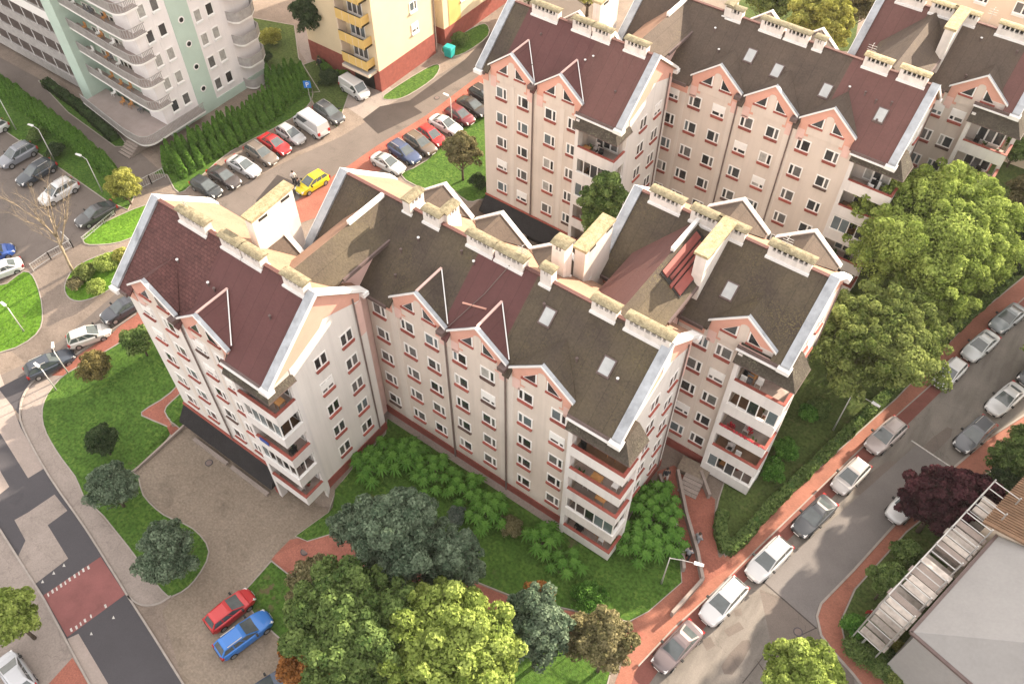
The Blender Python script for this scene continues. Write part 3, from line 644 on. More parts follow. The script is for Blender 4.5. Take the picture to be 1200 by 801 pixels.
def balcony_bay(parent, uL, uR, vF, vB, vfac, ground, glazed=(), levels=5, hood=True, items=None, zoff=0., seed=0):
    """corner stack of loggias; uL..uR wide, vF front, vB back of the open side"""
    R = random.Random(seed)
    zb0 = .5+zoff
    pier = MB(); pier.box(uL-.16, uL+.16, vF, vfac+.02, ground, ZR-SL*4.5-.9, 'balcony_white')
    pier.box(uR-.3, uR+.02, vB-.25, vB+.12, ground, 14.2, 'balcony_white'); pier.build('pier', parent)
    for k in range(levels):
        z = zb0+ST*k
        b = MB()
        # floor slab
        b.box(uL+.16, uR-.15, vF+.13, vB-.0, z-.19, z, 'balcony_white', top=R.choice(('floor_tile', 'floor_tile', 'tile_brown', 'concrete_pale')))
        # parapet: front and side
        b.box(uL+.0, uR, vF-.02, vF+.13, z-.2, z+.92, 'balcony_white'); b.box(uR-.15, uR+.004, vF+.13, vB-.25, z-.2, z+.92, 'balcony_white')
        o = b.build('balcony', parent)
        r = MB(); cm = 'red_trim' if k not in glazed or k == 4 else 'frame_white'
        r.box(uL+.16, uR+.04, vF-.06, vF+.16, z+.92, z+.98, cm); r.box(uR-.18, uR+.04, vF+.16, vB-.25, z+.92, z+.98, cm); r.build('handrail', o)
        if k in glazed:
            gz = MB(); H = z+2.34
            n = 5
            for i in range(n+1):
                x = uL+.2+(uR-.1-uL-.2)*i/n; gz.box(x-.035, x+.035, vF+.02, vF+.09, z+.981, H, 'frame_white')
            for i in range(3):
                y = vF+.06+(vB-.35-vF)*i/2; gz.box(uR-.12, uR-.05, y-.03, y+.03, z+.981, H, 'frame_white')
            gz.box(uL+.16, uR-.04, vF+.015, vF+.095, H, H+.07, 'frame_white')
            gz.box(uR-.125, uR-.045, vF+.095, vB-.3, H, H+.07, 'frame_white')
            for i in range(n):
                if R.random() < .6:
                    xa = uL+.24+(uR-.1-uL-.2)*i/n; xb = uL+.16+(uR-.1-uL-.2)*(i+1)/n
                    gz.box(xa, xb, vF+.045, vF+.06, z+.99, H-.005, 'glass_blue' if R.random() < .5 else 'glass')
            gz.build('glazing', o)
        # inner wall with balcony door and window
        w = link_mesh('window', WIN['door', R.randrange(6), 'white_metal'][0], parent, (uL+.45*(uR-uL)+.2, vB+.02-.03, z+.25)); link_mesh('pane', WIN['door', R.randrange(6), 'white_metal'][1], w)
        # belongings on the balcony
        for q in range(R.randint(3, 6)):
            it = MB(); x = R.uniform(uL+.5, uR-.7); y = R.uniform(vF+.4, vB-.5); ww = R.uniform(.2, .4)
            mm = R.choice(['plant', 'grey_stuff', 'orange_wood', 'frame_white', 'plant', 'black', 'cloth_light'] + (['flower_red']*6 if items == 'red' and k == 2 else []))
            if mm in ('plant', 'flower_red'):
                it.tube([(x, y, z), (x, y, z+.3)], [.12, .17], 'red_trim', 6)
                for _ in range(10):
                    a = R.uniform(0, 6.28); e = .25; it.face([(x, y, z+.3), (x+e*math.cos(a), y+e*math.sin(a), z+.3+R.uniform(.1, .5)), (x+e*math.cos(a+.7), y+e*math.sin(a+.7), z+.3+R.uniform(.1, .5))], mm)
                it.build('potted_plant', o)
            elif mm == 'orange_wood':
                it.box(x-ww, x+ww, y-.3, y+.3, z+.68, z+.72, mm); [it.box(x+a*ww*.85-.02, x+a*ww*.85+.02, y+c*.26-.02, y+c*.26+.02, z, z+.681, mm) for a in (-1, 1) for c in (-1, 1)]; it.build('table', o)
            else:
                it.box(x-.22, x+.22, y-.22, y+.22, z+.4, z+.45, mm); it.box(x-.22, x+.22, y+.18, y+.22, z+.449, z+.9, mm); [it.box(x+a*.2-.02, x+a*.2+.02, y+c*.2-.02, y+c*.2+.02, z, z+.401, mm) for a in (-1, 1) for c in (-1, 1)]; it.build('chair', o)
        it = MB()
        if items == 'red' and k == 2:
            for _ in range(90):
                x = R.uniform(uL+.3, uR-.1); e = .12; zz = z+1.05+R.uniform(0, .12); a = R.uniform(0, 6.28)
                it.face([(x, vF-.02, zz), (x+e*math.cos(a), vF-.1+e*math.sin(a), zz+.05), (x+e*math.cos(a+2), vF-.1+e*math.sin(a+2), zz-.08)], 'flower_red')
        if items == 'blue' and k == 2: it.box(uL+.6, uL+1.5, vF-.09, vF-.03, z+.75, z+1.12, 'blue_cloth')
        if items == 'wood' and k == 4:
            for i in range(9): it.box(uL+1.0+i*.3, uL+1.27+i*.3, vF+1.3, vF+1.34, z, z+1.7, 'orange_wood')
        if it.f: it.build('flowers' if items == 'red' else 'blue_towel' if items == 'blue' else 'wood_screen', o)
    if hood:
        h = MB(); zt = ZR-SL*4.55-.35; zl = 14.1; a = vF-.32; e = uR+.3
        top = [(uL-.25, vF+.45, zt), (uR-.55, vF+.45, zt), (uR-.55, vB+.1, zt), (uL-.25, vB+.1, zt)]
        bot = [(uL-.25, a, zl), (e, a, zl), (e, vB+.1, zl), (uL-.25, vB+.1, zl)]
        h.hexa(bot, top, 'hood'); ho = h.build('canopy', parent)
        f = MB(); f.box(uL-.25, e+.02, a-.03, a+.03, zl-.05, zl-.002, 'gutter'); f.box(e-.03, e+.03, a+.03, vB+.1, zl-.05, zl-.002, 'gutter'); f.build('canopy_edge', ho)

def wing(name, label, u0, u1, vf, vb, vr, bay, dorm, rear, cols, ends, chims, sections, fins=(), sky=(), lowleft=None, ground=0., glazed=(), items=None, pipes=(), mroof_d='roof_dark', canopy=None, wallm='wall_beige', left_face=True, zoff=0., seed=0, wv=(), hopper=True, rear_mat='roof_rear', group='apartment wings of the two sawtooth blocks', big_ends=True, rearsolid=True, roof_u0=None, ridge_m='roof_plum'):
    t = thing(name, label, 'building', (0, 0, 0), 0, group)
    uL, uR, vF, vB = bay
    zf = ZR-SL*(vr-vf); zbk = ZR-RISE*(vb-vr)
    w = MB()
    # main body and the part behind the corner balconies
    w.prism([(u0, vf, ground), (u0, vb, ground), (u0, vb, zbk-.12), (u0, vr, ZR-.12), (u0, vf, zf-.12)], (uL-u0, 0, 0), wallm)
    zb2 = ZR-SL*(vr-vB)
    w.prism([(uL, vB, ground), (uL, vb, ground), (uL, vb, zbk-.12), (uL, vr, ZR-.12), (uL, vf-.1, ZR-SL*(vr-vf+.1)-.12), (uL, vf-.1, 14.6), (uL, vB, 14.6)], (u1-uL, 0, 0), 'interior')
    wall = w.build('wall', t)
    # end wall skin: white render with a salmon gable above
    e = MB(); x = u1
    e.prism([(x, vB, ground), (x, vb, ground), (x, vb, zbk-.14), (x, vr, ZR-.14), (x, vB, zb2-.14)], (.03, 0, 0), 'wall_white')
    e.build('end_wall', t)
    gs = MB(); gs.prism([(x+.03, vf-.1, zf-.7), (x+.03, vB+.4, zb2-1.55), (x+.03, vr-.2, ZR-3.1), (x+.03, vr+.25, ZR-2.6), (x+.03, vr+1.4, ZR-3.0), (x+.03, vb-.1, zbk-.9), (x+.03, vb, zbk-.1), (x+.03, vr, ZR-.1), (x+.03, vf-.1, zf-.1)], (.03, 0, 0), 'salmon')
    gs.box(x+.03, x+.058, vb-.62, vb+.002, zbk-4.2, zbk-.95, 'salmon_fade')
    gs.build('gable_panel', t)
    # lighter vertical bands on the long facade
    bd = MB()
    for k, (a, b_) in enumerate(zip(cols[::2], cols[1::2])):
        bd.box(a+.95 if b_-a > 2.1 else a+.9, b_-.95 if b_-a > 2.1 else b_-.9, vf-.02, vf+.01, .99, 14.7, 'wall_band')
    bd.build('wall_band', t)
    pl = MB(); pb = ground-.3
    pl.box(u0-.05, uL-.17, vf-.07, vf+.3, pb, .98, 'plinth'); pl.box(u1-.3, u1+.09, vB+.13, vb+.06, pb, .98, 'plinth'); pl.build('plinth', t)
    ap = MB(); ap.box(u0-.1, uL-.2, vf-.6, vf-.07, -.1, .05, 'concrete') if ground > -1 else None
    if ap.f: ap.build('apron', t)
    if canopy:
        c0, c1, zc = canopy
        cp = MB(); cp.hexa([(c0-.3, vf-1.0, zc-1.75), (c1, vf-1.0, zc-1.75), (c1, vf+.02, zc-1.75), (c0-.3, vf+.02, zc-1.75)], [(c0, vf-.1, zc), (c1, vf-.1, zc), (c1, vf+.02, zc), (c0, vf+.02, zc)], 'hood_dark')
        cp.build('garage_canopy', t)
        q = MB(); q.box(c0-.02, c1, vf-.16, vf-.075, zc, zc+.16, 'red_trim'); q.build('cornice', t)
        dk = MB(); dk.box(c0+.1, c1-.02, vf-.12, vf-.08, ground, zc-1.7, 'black'); dk.build('garage_opening', t)
        n = max(2, int((c1-c0)/2.5))
        for k in range(n+1):
            px_ = MB(); xx = c0+.2+(c1-c0-.4)*k/n; px_.box(xx-.15, xx+.15, vf-.5, vf-.2, ground, zc-1.72, 'plinth' if k in (0, n) else 'concrete'); px_.build('garage_pier', t)
        ks = MB(); ks.box(c0+1.2, c0+5.2, vf-1.25, vf-.95, ground-.1, ground+.28, 'concrete_pale'); ks.box(c1-4.8, c1-.6, vf-1.25, vf-.95, ground-.1, ground+.28, 'concrete_pale'); ks.build('low_wall', t)
    # roof
    ru0 = u0 if roof_u0 is None else roof_u0
    rf = MB(); ef = vf-.5; ov = .22
    secs = [(max(a, ru0-ov), min(b_, u1+ov), m_) for a, b_, m_ in sections]
    cuts = sorted({ru0-ov, u1+ov} | {a for a, b_, m_ in secs} | {c for du in dorm for c in (du-2.22, du+2.22)})
    for a, b_ in zip(cuts, cuts[1:]):
        if b_-a < .01: continue
        mid = (a+b_)/2; m_ = [q[2] for q in secs if q[0] <= mid <= q[1]][0]
        vs = vf+.05 if any(abs(mid-du) < 2.22 for du in dorm) else ef
        slope_slab(rf, a, b_, vs, ZR-SL*(vr-vs), vr, ZR, m_)
    eb = vb+.4; slope_slab(rf, ru0-ov, u1+ov, vr, ZR, eb, ZR-RISE*(eb-vr), rear_mat)
    roof = rf.build('roof', t)
    rc = MB(); rc.bar((ru0-ov, vr, ZR+.03), (u1+ov, vr, ZR+.03), .26, .08, ridge_m); rc.build('ridge_flashing', roof)
    verge(roof, u1+ov, ef-.05, eb, vr, 1); 
    if left_face: verge(roof, ru0-ov, ef-.05, eb, vr, -1, front=True)
    for k, du in enumerate(dorm):
        dormer(t, du, vf, vr, mroof=mroof_d[k] if isinstance(mroof_d, (list, tuple)) else mroof_d, white_valley=k in wv, patch=k in wv)
    for du in rear: dormer(t, du, vb, vr, hw=2.3, zpk=18.0, zv=16.15, mroof='roof_brown', front=False, rear_dir=True)
    # gutters where no gable stands
    gt = MB(); zg = ZR-SL*(vr-ef)
    gt.box(uL-.35, u1+.1, ef-.12, ef+.02, zg-.32, zg-.02, 'gutter'); gt.box(uL-.35, u1+.3, ef-.26, ef-.12, zg-.34, zg-.24, 'white_metal'); gt.box(uL-.35, u1+.1, ef+.02, vf+.1, zg-.35, zg-.24, 'salmon_fade')
    if dorm and dorm[0]-2.6 > u0: gt.box(u0-.1, dorm[0]-2.5, ef-.12, ef+.02, zg-.3, zg-.02, 'gutter'); gt.box(u0-.1, dorm[0]-2.5, vf-.06, vf+.0, zg-1.2, zg-.3, 'salmon')
    gt.build('gutter', t)
    for p in pipes:
        m_ = MB(); m_.tube([(p, vf-.12, ground+.1 if not canopy else 1.1), (p, vf-.12, 15.35)], .07, 'pipe', 6); m_.box(p-.28, p+.28, vf-.62, vf-.05, 15.5, 15.83, 'gutter'); m_.box(p-.12, p+.12, vf-.25, vf-.05, 15.3, 15.5, 'gutter'); m_.build('downpipe', t)
    m_ = MB(); m_.tube([(u1+.14, vb-.72, .9), (u1+.14, vb-.72, zbk-.2)], .06, 'pipe', 6); m_.build('downpipe', t)
    # windows
    R = random.Random(seed*7+3)
    for ci, u in enumerate(cols):
        for k in range(5):
            window(t, u, vf, SILLZ+zoff+ST*k, 0, ('wide_l', 'wide_r')[ci % 2])
    for (v, lo, hi, kd) in ends:
        for k in range(lo, hi): window(t, u1+.03, v, SILLZ+zoff+ST*k, math.pi/2, kd)
    balcony_bay(t, uL, uR, vF, vB, vf, ground, glazed, items=items, zoff=zoff*.3, seed=seed)
    for (u, ln, *r) in chims: chimney(t, u, vr+(r[0] if r else 0), ZR-.25, ln*.9, cap=(r[1] if len(r) > 1 else 'cap'), h=(r[2] if len(r) > 2 else .92), along=(r[3] if len(r) > 3 else 'u'))
    for a in fins: fin(t, *a)
    for (u, v) in sky: skylight(t, u, v, ZR-SL*(vr-v)+.05)
    return t

# block 1
A = wing('apartment_wing', 'front left wing with a maroon tiled roof and two gables above the brown garage yard', -44.9, -30.45, 16.55, 24.7, 21.15, (-34.15, -30.42, 16.0, 18.0), [-41.3, -36.35], [-37.2], [-43.1, -40.75, -37.7, -35.5], [(20.4, 0, 5, 'mid'), (22.87, 0, 5, 'mid')],
    [(-40.95, 2.9), (-37.3, 2.0), (-35.4, 1.9), (-31.7, 2.0)], [(-50, -38.2, 'roof_red'), (-38.2, -20, 'roof_maroon')], fins=[(-37.2, 22.6, 26.2, 20.9, 15.5, .7, .3)], ground=-2.3, glazed=(1, 3), items='blue', pipes=[-39.0], mroof_d=['roof_red', 'roof_maroon'], canopy=(-44.9, -34.4, .78), seed=1, wallm='wall_white', wv=(1,))
Bw = wing('apartment_wing', 'central long wing with a dark mossy roof, three front gables and three skylights', -31.4, -11.0, 26.07, 34.7, 30.6, (-14.05, -10.0, 25.5, 27.4), [-26.5, -21.6, -16.65], [-31.2, -26.2, -21.3], [-30.3, -27.75, -25.6, -23.2, -20.9, -17.85, -15.3], [(30.43, 0, 5, 'mid'), (32.8, 0, 5, 'mid')],
    [(-30.6, 1.6, .3, 'cap', 1.1, 'v'), (-28.6, 1.5, 0, 'cap', .98), (-28.0, 1.4, .9, 'cap', .98, 'v'), (-24.6, 2.3), (-22.3, 2.4), (-19.5, .9, 0, 'cap', 1.3), (-15.3, 1.9), (-12.3, 3.3, 0)], [(-50, -24.6, 'roof_dark'), (-24.6, -20.2, 'roof_maroon'), (-20.2, 0, 'roof_dark')], sky=[(-18.4, 29.0), (-13.6, 28.3)], ground=-.2, glazed=(1,), items='wood', pipes=[-24.32, -19.4], mroof_d=['roof_dark', 'roof_maroon', 'roof_dark'], seed=2, roof_u0=-36.6, wv=(0, 1))
Cw = wing('apartment_wing', 'right wing beside the street with a flowered balcony stack and one big salmon gable', -19.3, -5.3, 36.8, 45.7, 41.1, (-8.15, -4.35, 36.2, 38.2), [-8.5], [-13.5, -8.2], [-11.1, -9.35], [(40.5, 0, 5, 'mid'), (43.0, 0, 5, 'mid')],
    [(-17.1, 2.6), (-14.2, 2.2), (-12.3, 2.2), (-8.2, 3.2)], [(-50, 0, 'roof_dark')], fins=[(-12.6, 37.3, 41.0, 20.1, 15.0, .75, 0.)], sky=[(-10.6, 38.4)], ground=-1.2, glazed=(0, 3), items='red', pipes=[-12.9], mroof_d='roof_dark', seed=3)
# block 2, the same plan further back
ox, oy = 4.1, 34.4
Dw = wing('apartment_wing', 'rear left wing with a dark maroon roof and glazed balconies behind the central wing', -40.4, -26.3, 16.55+oy+.2, 24.7+oy, 21.15+oy, (-34.15+ox, -26.27, 16.0+oy, 18.0+oy), [-37.3, -32.4], [-36.0, -33.2], [-38.4, -36.07, -33.2, -30.85], [(54.8, 0, 5, 'mid'), (57.2, 0, 5, 'mid')],
    [(-36.9, 2.9), (-33.2, 2.0), (-31.3, 1.9), (-28.1, 2.2)], [(-50, -38.6, 'roof_dark'), (-38.6, -31.6, 'roof_maroon'), (-31.6, -20, 'roof_plum')], fins=[(-33.3, 57.6, 60.6, 20.9, 15.5, .7, .3)], ground=-2.3, glazed=(3, 2), pipes=[-35.0], mroof_d=['roof_maroon', 'roof_maroon'], canopy=(-40.4, -30.3, .9), seed=4, wv=(0, 1))
Ew = wing('apartment_wing', 'rear long wing with a brown roof, three gables and scaffold laths lying on the roof', -27.6, -7.1, 26.07+oy-.4, 34.7+oy, 30.6+oy-.3, (-14.05+ox, -6.1, 25.5+oy, 27.4+oy), [-22.55, -17.6, -12.7], [-22.5, -17.8], [-26.36, -24.17, -21.92, -19.27, -16.91, -14.13, -11.7], [(64.6, 0, 5, 'mid'), (67.0, 0, 5, 'mid')],
    [(-24.6, 1.4, .3, 'cap', 1.1, 'v'), (-24.0, 1.5), (-20.6, 2.2), (-18.4, 2.2), (-16.5, .9), (-11.7, 2.3, 0, 'cap_pale'), (-8.8, 2.4, 0, 'cap_pale')], [(-50, -13.6, 'roof_brown'), (-13.6, 0, 'roof_plum')], sky=[(-21.2, 62.6), (-18.6, 62.3), (-14.3, 62.2), (-9.6, 62.0)], ground=-.2, glazed=(2,), pipes=[-20.4, -15.4], mroof_d='roof_brown', seed=5, roof_u0=-32.5)
Fw = wing('apartment_wing', 'far right rear wing with one salmon gable, partly behind the big lime tree', -15.2, -1.2, 36.8+oy+.3, 45.7+oy, 41.1+oy+.1, (-8.15+ox, -.25, 36.2+oy, 38.2+oy), [-4.4], [], [-7.0, -5.2], [(75.0, 0, 5, 'mid')],
    [(-12.9, 2.6, 0, 'cap_pale'), (-10.2, 2.2, 0, 'cap_pale'), (-8.3, 2.2, 0, 'cap_pale'), (-4.2, 3.2, 0, 'cap_pale')], [(-50, -11.2, 'roof_plum'), (-11.2, -3.0, 'roof_brown'), (-3.0, 5, 'roof_plum')], fins=[(-8.6, 71.8, 75.6, 20.1, 15.0, .75, 0.)], ground=-.5, glazed=(), pipes=[-8.8], mroof_d='roof_brown', seed=6)

# linking roofs between the wings (ridge across, with a stub of wall on the long side)
def link_roof(parent, ul, v0, v1, uE, uW, wallu, m_e='roof_dark', m_w='roof_rear', zr=19.3, par=3.6, vw=0.):
    rf = MB(); zE = zr-.82*(uE-ul); zW = zr-.82*(ul-uW)
    # east and west slopes as slabs running across
    rf.prism([(ul, v0, zr), (uE, v0, zE), (uE, v0, zE-.18), (ul, v0, zr-.18)], (0, v1-v0, 0), m_e)
    rf.prism([(ul, v0, zr), (uW, v0, zW), (uW, v0, zW-.18), (ul, v0, zr-.18)], (0, v1-v0, 0), m_w)
    o = rf.build('link_roof', parent)
    w = MB(); w.prism([(wallu, v0, 0), (uW+.4, v0, 0), (uW+.4, v0, zW-.1), (ul, v0, zr-.2), (wallu, v0, zr-.82*(wallu-ul)-.2)], (0, v1-v0, 0), 'salmon_fade'); w.build('link_wall', parent)
    if par:
        p = MB(); p.bar((ul, v1-par, zr+.1), (ul, v1-.2, zr+.1), .26, .3, 'white_metal'); p.build('parapet', o)
    g = MB(); g.box(uE-.05, uE+.12, v0+2.5, v1-2.0, zE-.25, zE+.02, 'gutter'); g.build('gutter', o)
    return o
link_roof(Bw, -32.9, 21.6, 30.6, -31.0, -35.0, -31.5)
link_roof(Cw, -14.6, 31.0, 41.0, -12.4, -17.6, -12.9, m_e='roof_dark', m_w='roof_plum')
link_roof(Ew, -28.6, 21.9+oy, 30.6+oy, -26.8, -31.0, -27.3, m_e='roof_brown')
link_roof(Fw, -10.6, 31.0+oy, 41.0+oy, -8.4, -13.6, -8.8, m_e='roof_brown', m_w='roof_brown', par=0)
# body under the left roof stubs of the long wings
for parent, a, b_, vf_, vb_, vr_ in ((Bw, -36.4, -31.4, 28.3, 34.7, 30.6), (Ew, -32.3, -27.6, 62.5, 68.8, 64.9)):
    w = MB(); w.prism([(a, vf_, 0), (a, vb_, 0), (a, vb_, ZR-RISE*(vb_-vr_)-.3), (a, vr_, ZR-.3), (a, vf_, ZR-SL*(vr_-vf_)-.3)], (b_-a, 0, 0), 'wall_beige'); w.build('stub_wall', parent)
# folded red sheet-metal between the link roof and the slab chimney of the right wing
zq = lambda u: 19.3-.82*(u+14.6)
for k, (a, b_) in enumerate(((-14.25, -13.85), (-13.76, -13.6), (-13.5, -13.34), (-13.25, -12.75))):
    rs = MB(); v0, v1 = 35.6+.3*(k % 2)-.12*k, 40.0-.25*(k % 2); rs.prism([(a, v0, zq(a)+.0), (b_, v0, zq(b_)+.0), (b_, v0, zq(b_)+.2), (a, v0, zq(a)+.2)], (0, v1-v0, 0), 'red_sheet'); rs.build('red_roof_panel', Cw)
rs = MB(); rs.prism([(-14.3, 35.4, zq(-14.3)+.04), (-12.7, 35.4, zq(-12.7)+.04), (-12.7, 35.4, zq(-12.7)+.09), (-14.3, 35.4, zq(-14.3)+.09)], (0, 4.9, 0), 'flue'); rs.build('roof_opening', Cw)
# slab chimney and flue behind the middle of the central wing
fin(Cw, -19.3, 33.9, 37.2, 19.6, 13.5, .8, .2)
chimney(Bw, -20.1, 33.0, 17.2, .95, .95, 3.2)
# shed roof and sunlit return in the gap between left and central wings
gd = MB(); gd.box(-36.6, -34.9, 25.2, 28.2, 0, 12.0, 'grey_stuff'); gd.build('gap_roof', Bw)
# laths laid on the rear roof
for k in range(12):
    l = MB(); zf = lambda v: ZR-SL*(64.9-v)+.1
    v = 64.4-.27*k; l.bar((-17.2-.1*k, v, zf(v)), (-13.9-.35*k+(.9 if k % 3 == 1 else 0), v, zf(v)), .06, .05, 'orange_wood' if k % 3 == 0 else 'plank'); l.build('lath', Ew)
# cable and loose batten on the central roof
l = MB(); zf = lambda v: ZR-SL*(30.6-v)+.06
l.bar((-24.0, 27.6, zf(27.6)), (-22.3, 27.9, zf(27.9)), .1, .08, 'salmon'); l.build('batten', Bw)
l = MB(); l.tube([(-22.2, 30.4, zf(30.4)), (-22.9, 28.5, zf(28.5)), (-24.2, 26.0, zf(26.0)+.1)], .03, 'pipe', 5); l.build('cable', Bw)

b = MB(); b.box(-8.0, -4.3, 36.15, 36.35, -1.2, -.35, 'plinth'); b.box(-4.5, -4.3, 36.35, 38.2, -1.2, -.35, 'plinth'); b.build('low_wall', Cw)
rv = random.Random(11)
for parent, vr_, ua, ub in ((A, 21.15, -43, -31.5), (Bw, 30.6, -30, -12), (Cw, 41.1, -11, -6.5), (Dw, 55.75, -39, -28), (Ew, 64.7, -25, -9), (Fw, 75.6, -8, -2)):
    for q in range(int((ub-ua)/2.4)+1):
        u = rv.uniform(ua, ub); d = rv.uniform(.8, 3.6); zz = ZR-SL*d
        k = MB(); k.tube([(0, 0, -.1), (0, 0, .28)], .06, 'gutter', 7); k.tube([(0, 0, .28), (0, 0, .34)], .1, 'white_metal' if q % 3 == 0 else 'gutter', 7); k.build('roof_vent', parent, loc=(u, vr_-d, zz))
    u = rv.uniform(ua, ub); k = MB(); k.tube([(0, 0, 0), (0, 0, 1.6)], .025, 'steel', 5)
    for z in (1.0, 1.2, 1.4): k.bar((-.35, 0, z), (.35, 0, z), .02, .02, 'steel')
    k.bar((0, -.3, 1.5), (0, .3, 1.5), .02, .02, 'steel'); k.build('aerial', parent, loc=(u, vr_+.2, ZR-.1))

# entrance steps and ramp walls of the right wing
st = thing('entrance_steps', 'grey concrete entrance steps with side walls between central and right wing', 'steps', (0, 0, 0))
e0 = at(804, 580); ang = math.radians(96)
for k in range(5):
    m_ = MB(); m_.box(-.75, .75, .30*k, .30*k+.32, -.05, .11*(k+1), 'concrete_pale' if k % 2 else 'concrete'); o = m_.build('step', st, loc=(e0.x, e0.y, e0.z)); o.rotation_euler = (0, 0, ang-math.pi/2)
m_ = MB(); m_.box(-1.5, .85, 1.52, 2.8, -.05, .56, 'yard'); o = m_.build('landing', st, loc=(e0.x, e0.y, e0.z)); o.rotation_euler = (0, 0, ang-math.pi/2)
def lowwall(pxs, label, h=.75, w=.22, m='concrete_pale'):
    P = [at(*p) for p in pxs]; mb = MB()
    for a, b_ in zip(P, P[1:]): mb.bar(a+Vector((0, 0, h/2)), b_+Vector((0, 0, h/2)), w, h, m)
    o = mb.build('low_wall'); return tag(o, label, 'wall')
lowwall([(793, 555), (803, 605), (816, 650), (822, 682), (786, 722)], 'long low concrete wall between the two red paths, bent at its street end')
lowwall([(772, 560), (786, 600), (798, 645), (800, 670)], 'low kerb wall along the left edge of the ramp beside the sumac bush')
lowwall([(820, 556), (830, 584)], 'short wall beside the entrance steps of the right wing', .7)
lowwall([(158, 553), (219, 497)], 'thin retaining kerb between left lawn and brown yard', .25, .15)

# ------------------------------------------------------------ vegetation
def leaf_mesh(name, centers, normals, size, m, tints, aspect=1.5):
    n = len(centers); sz = size*rng.uniform(.6, 1.3, n)[:, None]
    r = rng.normal(size=(n, 3)); a = np.cross(normals, r); a /= np.linalg.norm(a, axis=1)[:, None]+1e-9; b = np.cross(normals, a)
    P = np.empty((n, 4, 3)); ca = a*sz*aspect/2; cb = b*sz/2
    P[:, 0] = centers-ca; P[:, 1] = centers-cb+normals*sz*.12; P[:, 2] = centers+ca; P[:, 3] = centers+cb+normals*sz*.12
    me = bpy.data.meshes.new(name); me.vertices.add(n*4); me.vertices.foreach_set('co', P.ravel())
    me.loops.add(n*4); me.loops.foreach_set('vertex_index', np.arange(n*4, dtype=np.int32))
    me.polygons.add(n); me.polygons.foreach_set('loop_start', np.arange(0, n*4, 4, dtype=np.int32)); me.polygons.foreach_set('loop_total', np.full(n, 4, dtype=np.int32))
    at_ = me.attributes.new('tint', 'FLOAT', 'POINT'); at_.data.foreach_set('value', np.repeat(np.clip(tints, 0, 1), 4))
    me.materials.append(MATS[m]); me.update(); me.validate(); return me
def blob_leaves(blobs, n, size, m, name='crown', rough=.55, inner=.35):
    B = np.array(blobs, float); wgt = (B[:, 3]*B[:, 4]); wgt /= wgt.sum()
    k = rng.choice(len(B), n, p=wgt); d = rng.normal(size=(n, 3)); d /= np.linalg.norm(d, axis=1)[:, None]
    low = d[:, 2] < -.35; d[low, 2] *= -1
    rad = 1-inner*rng.random(n)**2+rng.normal(size=n)*.05
    c = B[k, :3]+d*B[k, 3:6]*rad[:, None]
    nr = d+rng.normal(size=(n, 3))*rough; nr /= np.linalg.norm(nr, axis=1)[:, None]
    bt = rng.uniform(-.30, .30, len(B)); t = .47+bt[k]+rng.normal(size=n)*.22
    return leaf_mesh(name, c, nr, size, m, t)
def crown_blobs(R, H, seed=0, cone=0.):
    """an uneven heap of leaf clumps: a few large boughs, each carrying smaller clumps, with gaps between"""
    rg = np.random.default_rng(seed); out = [(0, 0, H*.42, R*.5, R*.5, H*.30)]
    nm = int(6+R*2.2); lean = rg.uniform(-.12, .12, 2)*R
    for i in range(nm):
        a = i*2.39996+rg.uniform(-.4, .4); t = (i+.5)/nm; el = max(-.25, 1-1.2*t); rr = math.sqrt(max(0, 1-el*el))
        k = rg.uniform(.50, .74) if R > 2.6 else rg.uniform(.42, .60); q = R*(rg.uniform(.26, .40) if R > 2.6 else rg.uniform(.34, .44)); cz = H*.5+el*H*.40*rg.uniform(.8, 1.05); s = 1-cone*(cz/H)
        bx, by = R*k*rr*math.cos(a)*s+lean[0], R*k*rr*math.sin(a)*s+lean[1]
        out.append((bx, by, cz, q*.8, q*.8, q*.7))
        for j in range(int(5+R*1.7)+(5 if R <= 2.6 else 0)):
            d = rg.normal(size=3); d /= np.linalg.norm(d)
            if d[2] < -.2: d[2] *= -1
            c = rg.uniform(.85, 1.15); w = rg.uniform(.30, .62)*min(1, .45+R*.14)
            out.append((bx+d[0]*q*c, by+d[1]*q*c, cz+d[2]*q*c*.95, w, w, w*.85))
    return out
def tree(px, py, hc, R, H, m, label, n=9000, size=.3, trunk=None, nb=30, lr=.32, group=None, name='deciduous_tree', cone=0., seed=None, bark='bark', pos=None):
    """px,py: where the crown centre shows; hc: its height above ground; R, H crown radius and height"""
    p = G(px, py, hc); p.z = hh(p.x, p.y); p2 = G(px, py, hc+p.z); p = Vector((p2.x, p2.y, hh(p2.x, p2.y)))
    if pos: p = Vector((pos[0], pos[1], 0))
    sd_ = seed if seed is not None else int(px*3+py)
    t = thing(name, label, 'tree' if name.endswith('tree') else 'bush', p, 0, group)
    zb = hc-H*.5
    me = blob_leaves(crown_blobs(R, H, seed=sd_, cone=cone), int(n*2.7), size*.54, m)
    link_mesh('crown', me, t, (0, 0, zb))
    rg = random.Random(sd_); k = MB(); tr = trunk or max(.08, R*.055); 
    k.tube([(0, 0, -.2), (0, 0, max(.3, zb)), (rg.uniform(-.2, .2), rg.uniform(-.2, .2), zb+H*.5), (0, 0, zb+H*.85)], [tr*1.25, tr, tr*.6, tr*.15], bark, 8)
    for i in range(6):
        a = i*1.05+rg.uniform(-.3, .3); z0 = max(.3, zb)+H*.1*rg.random(); e = R*.75
        k.tube([(0, 0, z0), (e*.5*math.cos(a), e*.5*math.sin(a), z0+H*.22), (e*math.cos(a), e*math.sin(a), z0+H*.45)], [tr*.5, tr*.3, tr*.08], bark, 5)
    k.build('trunk', t, smooth=True)
    return t
T = 'trees around the apartment blocks'
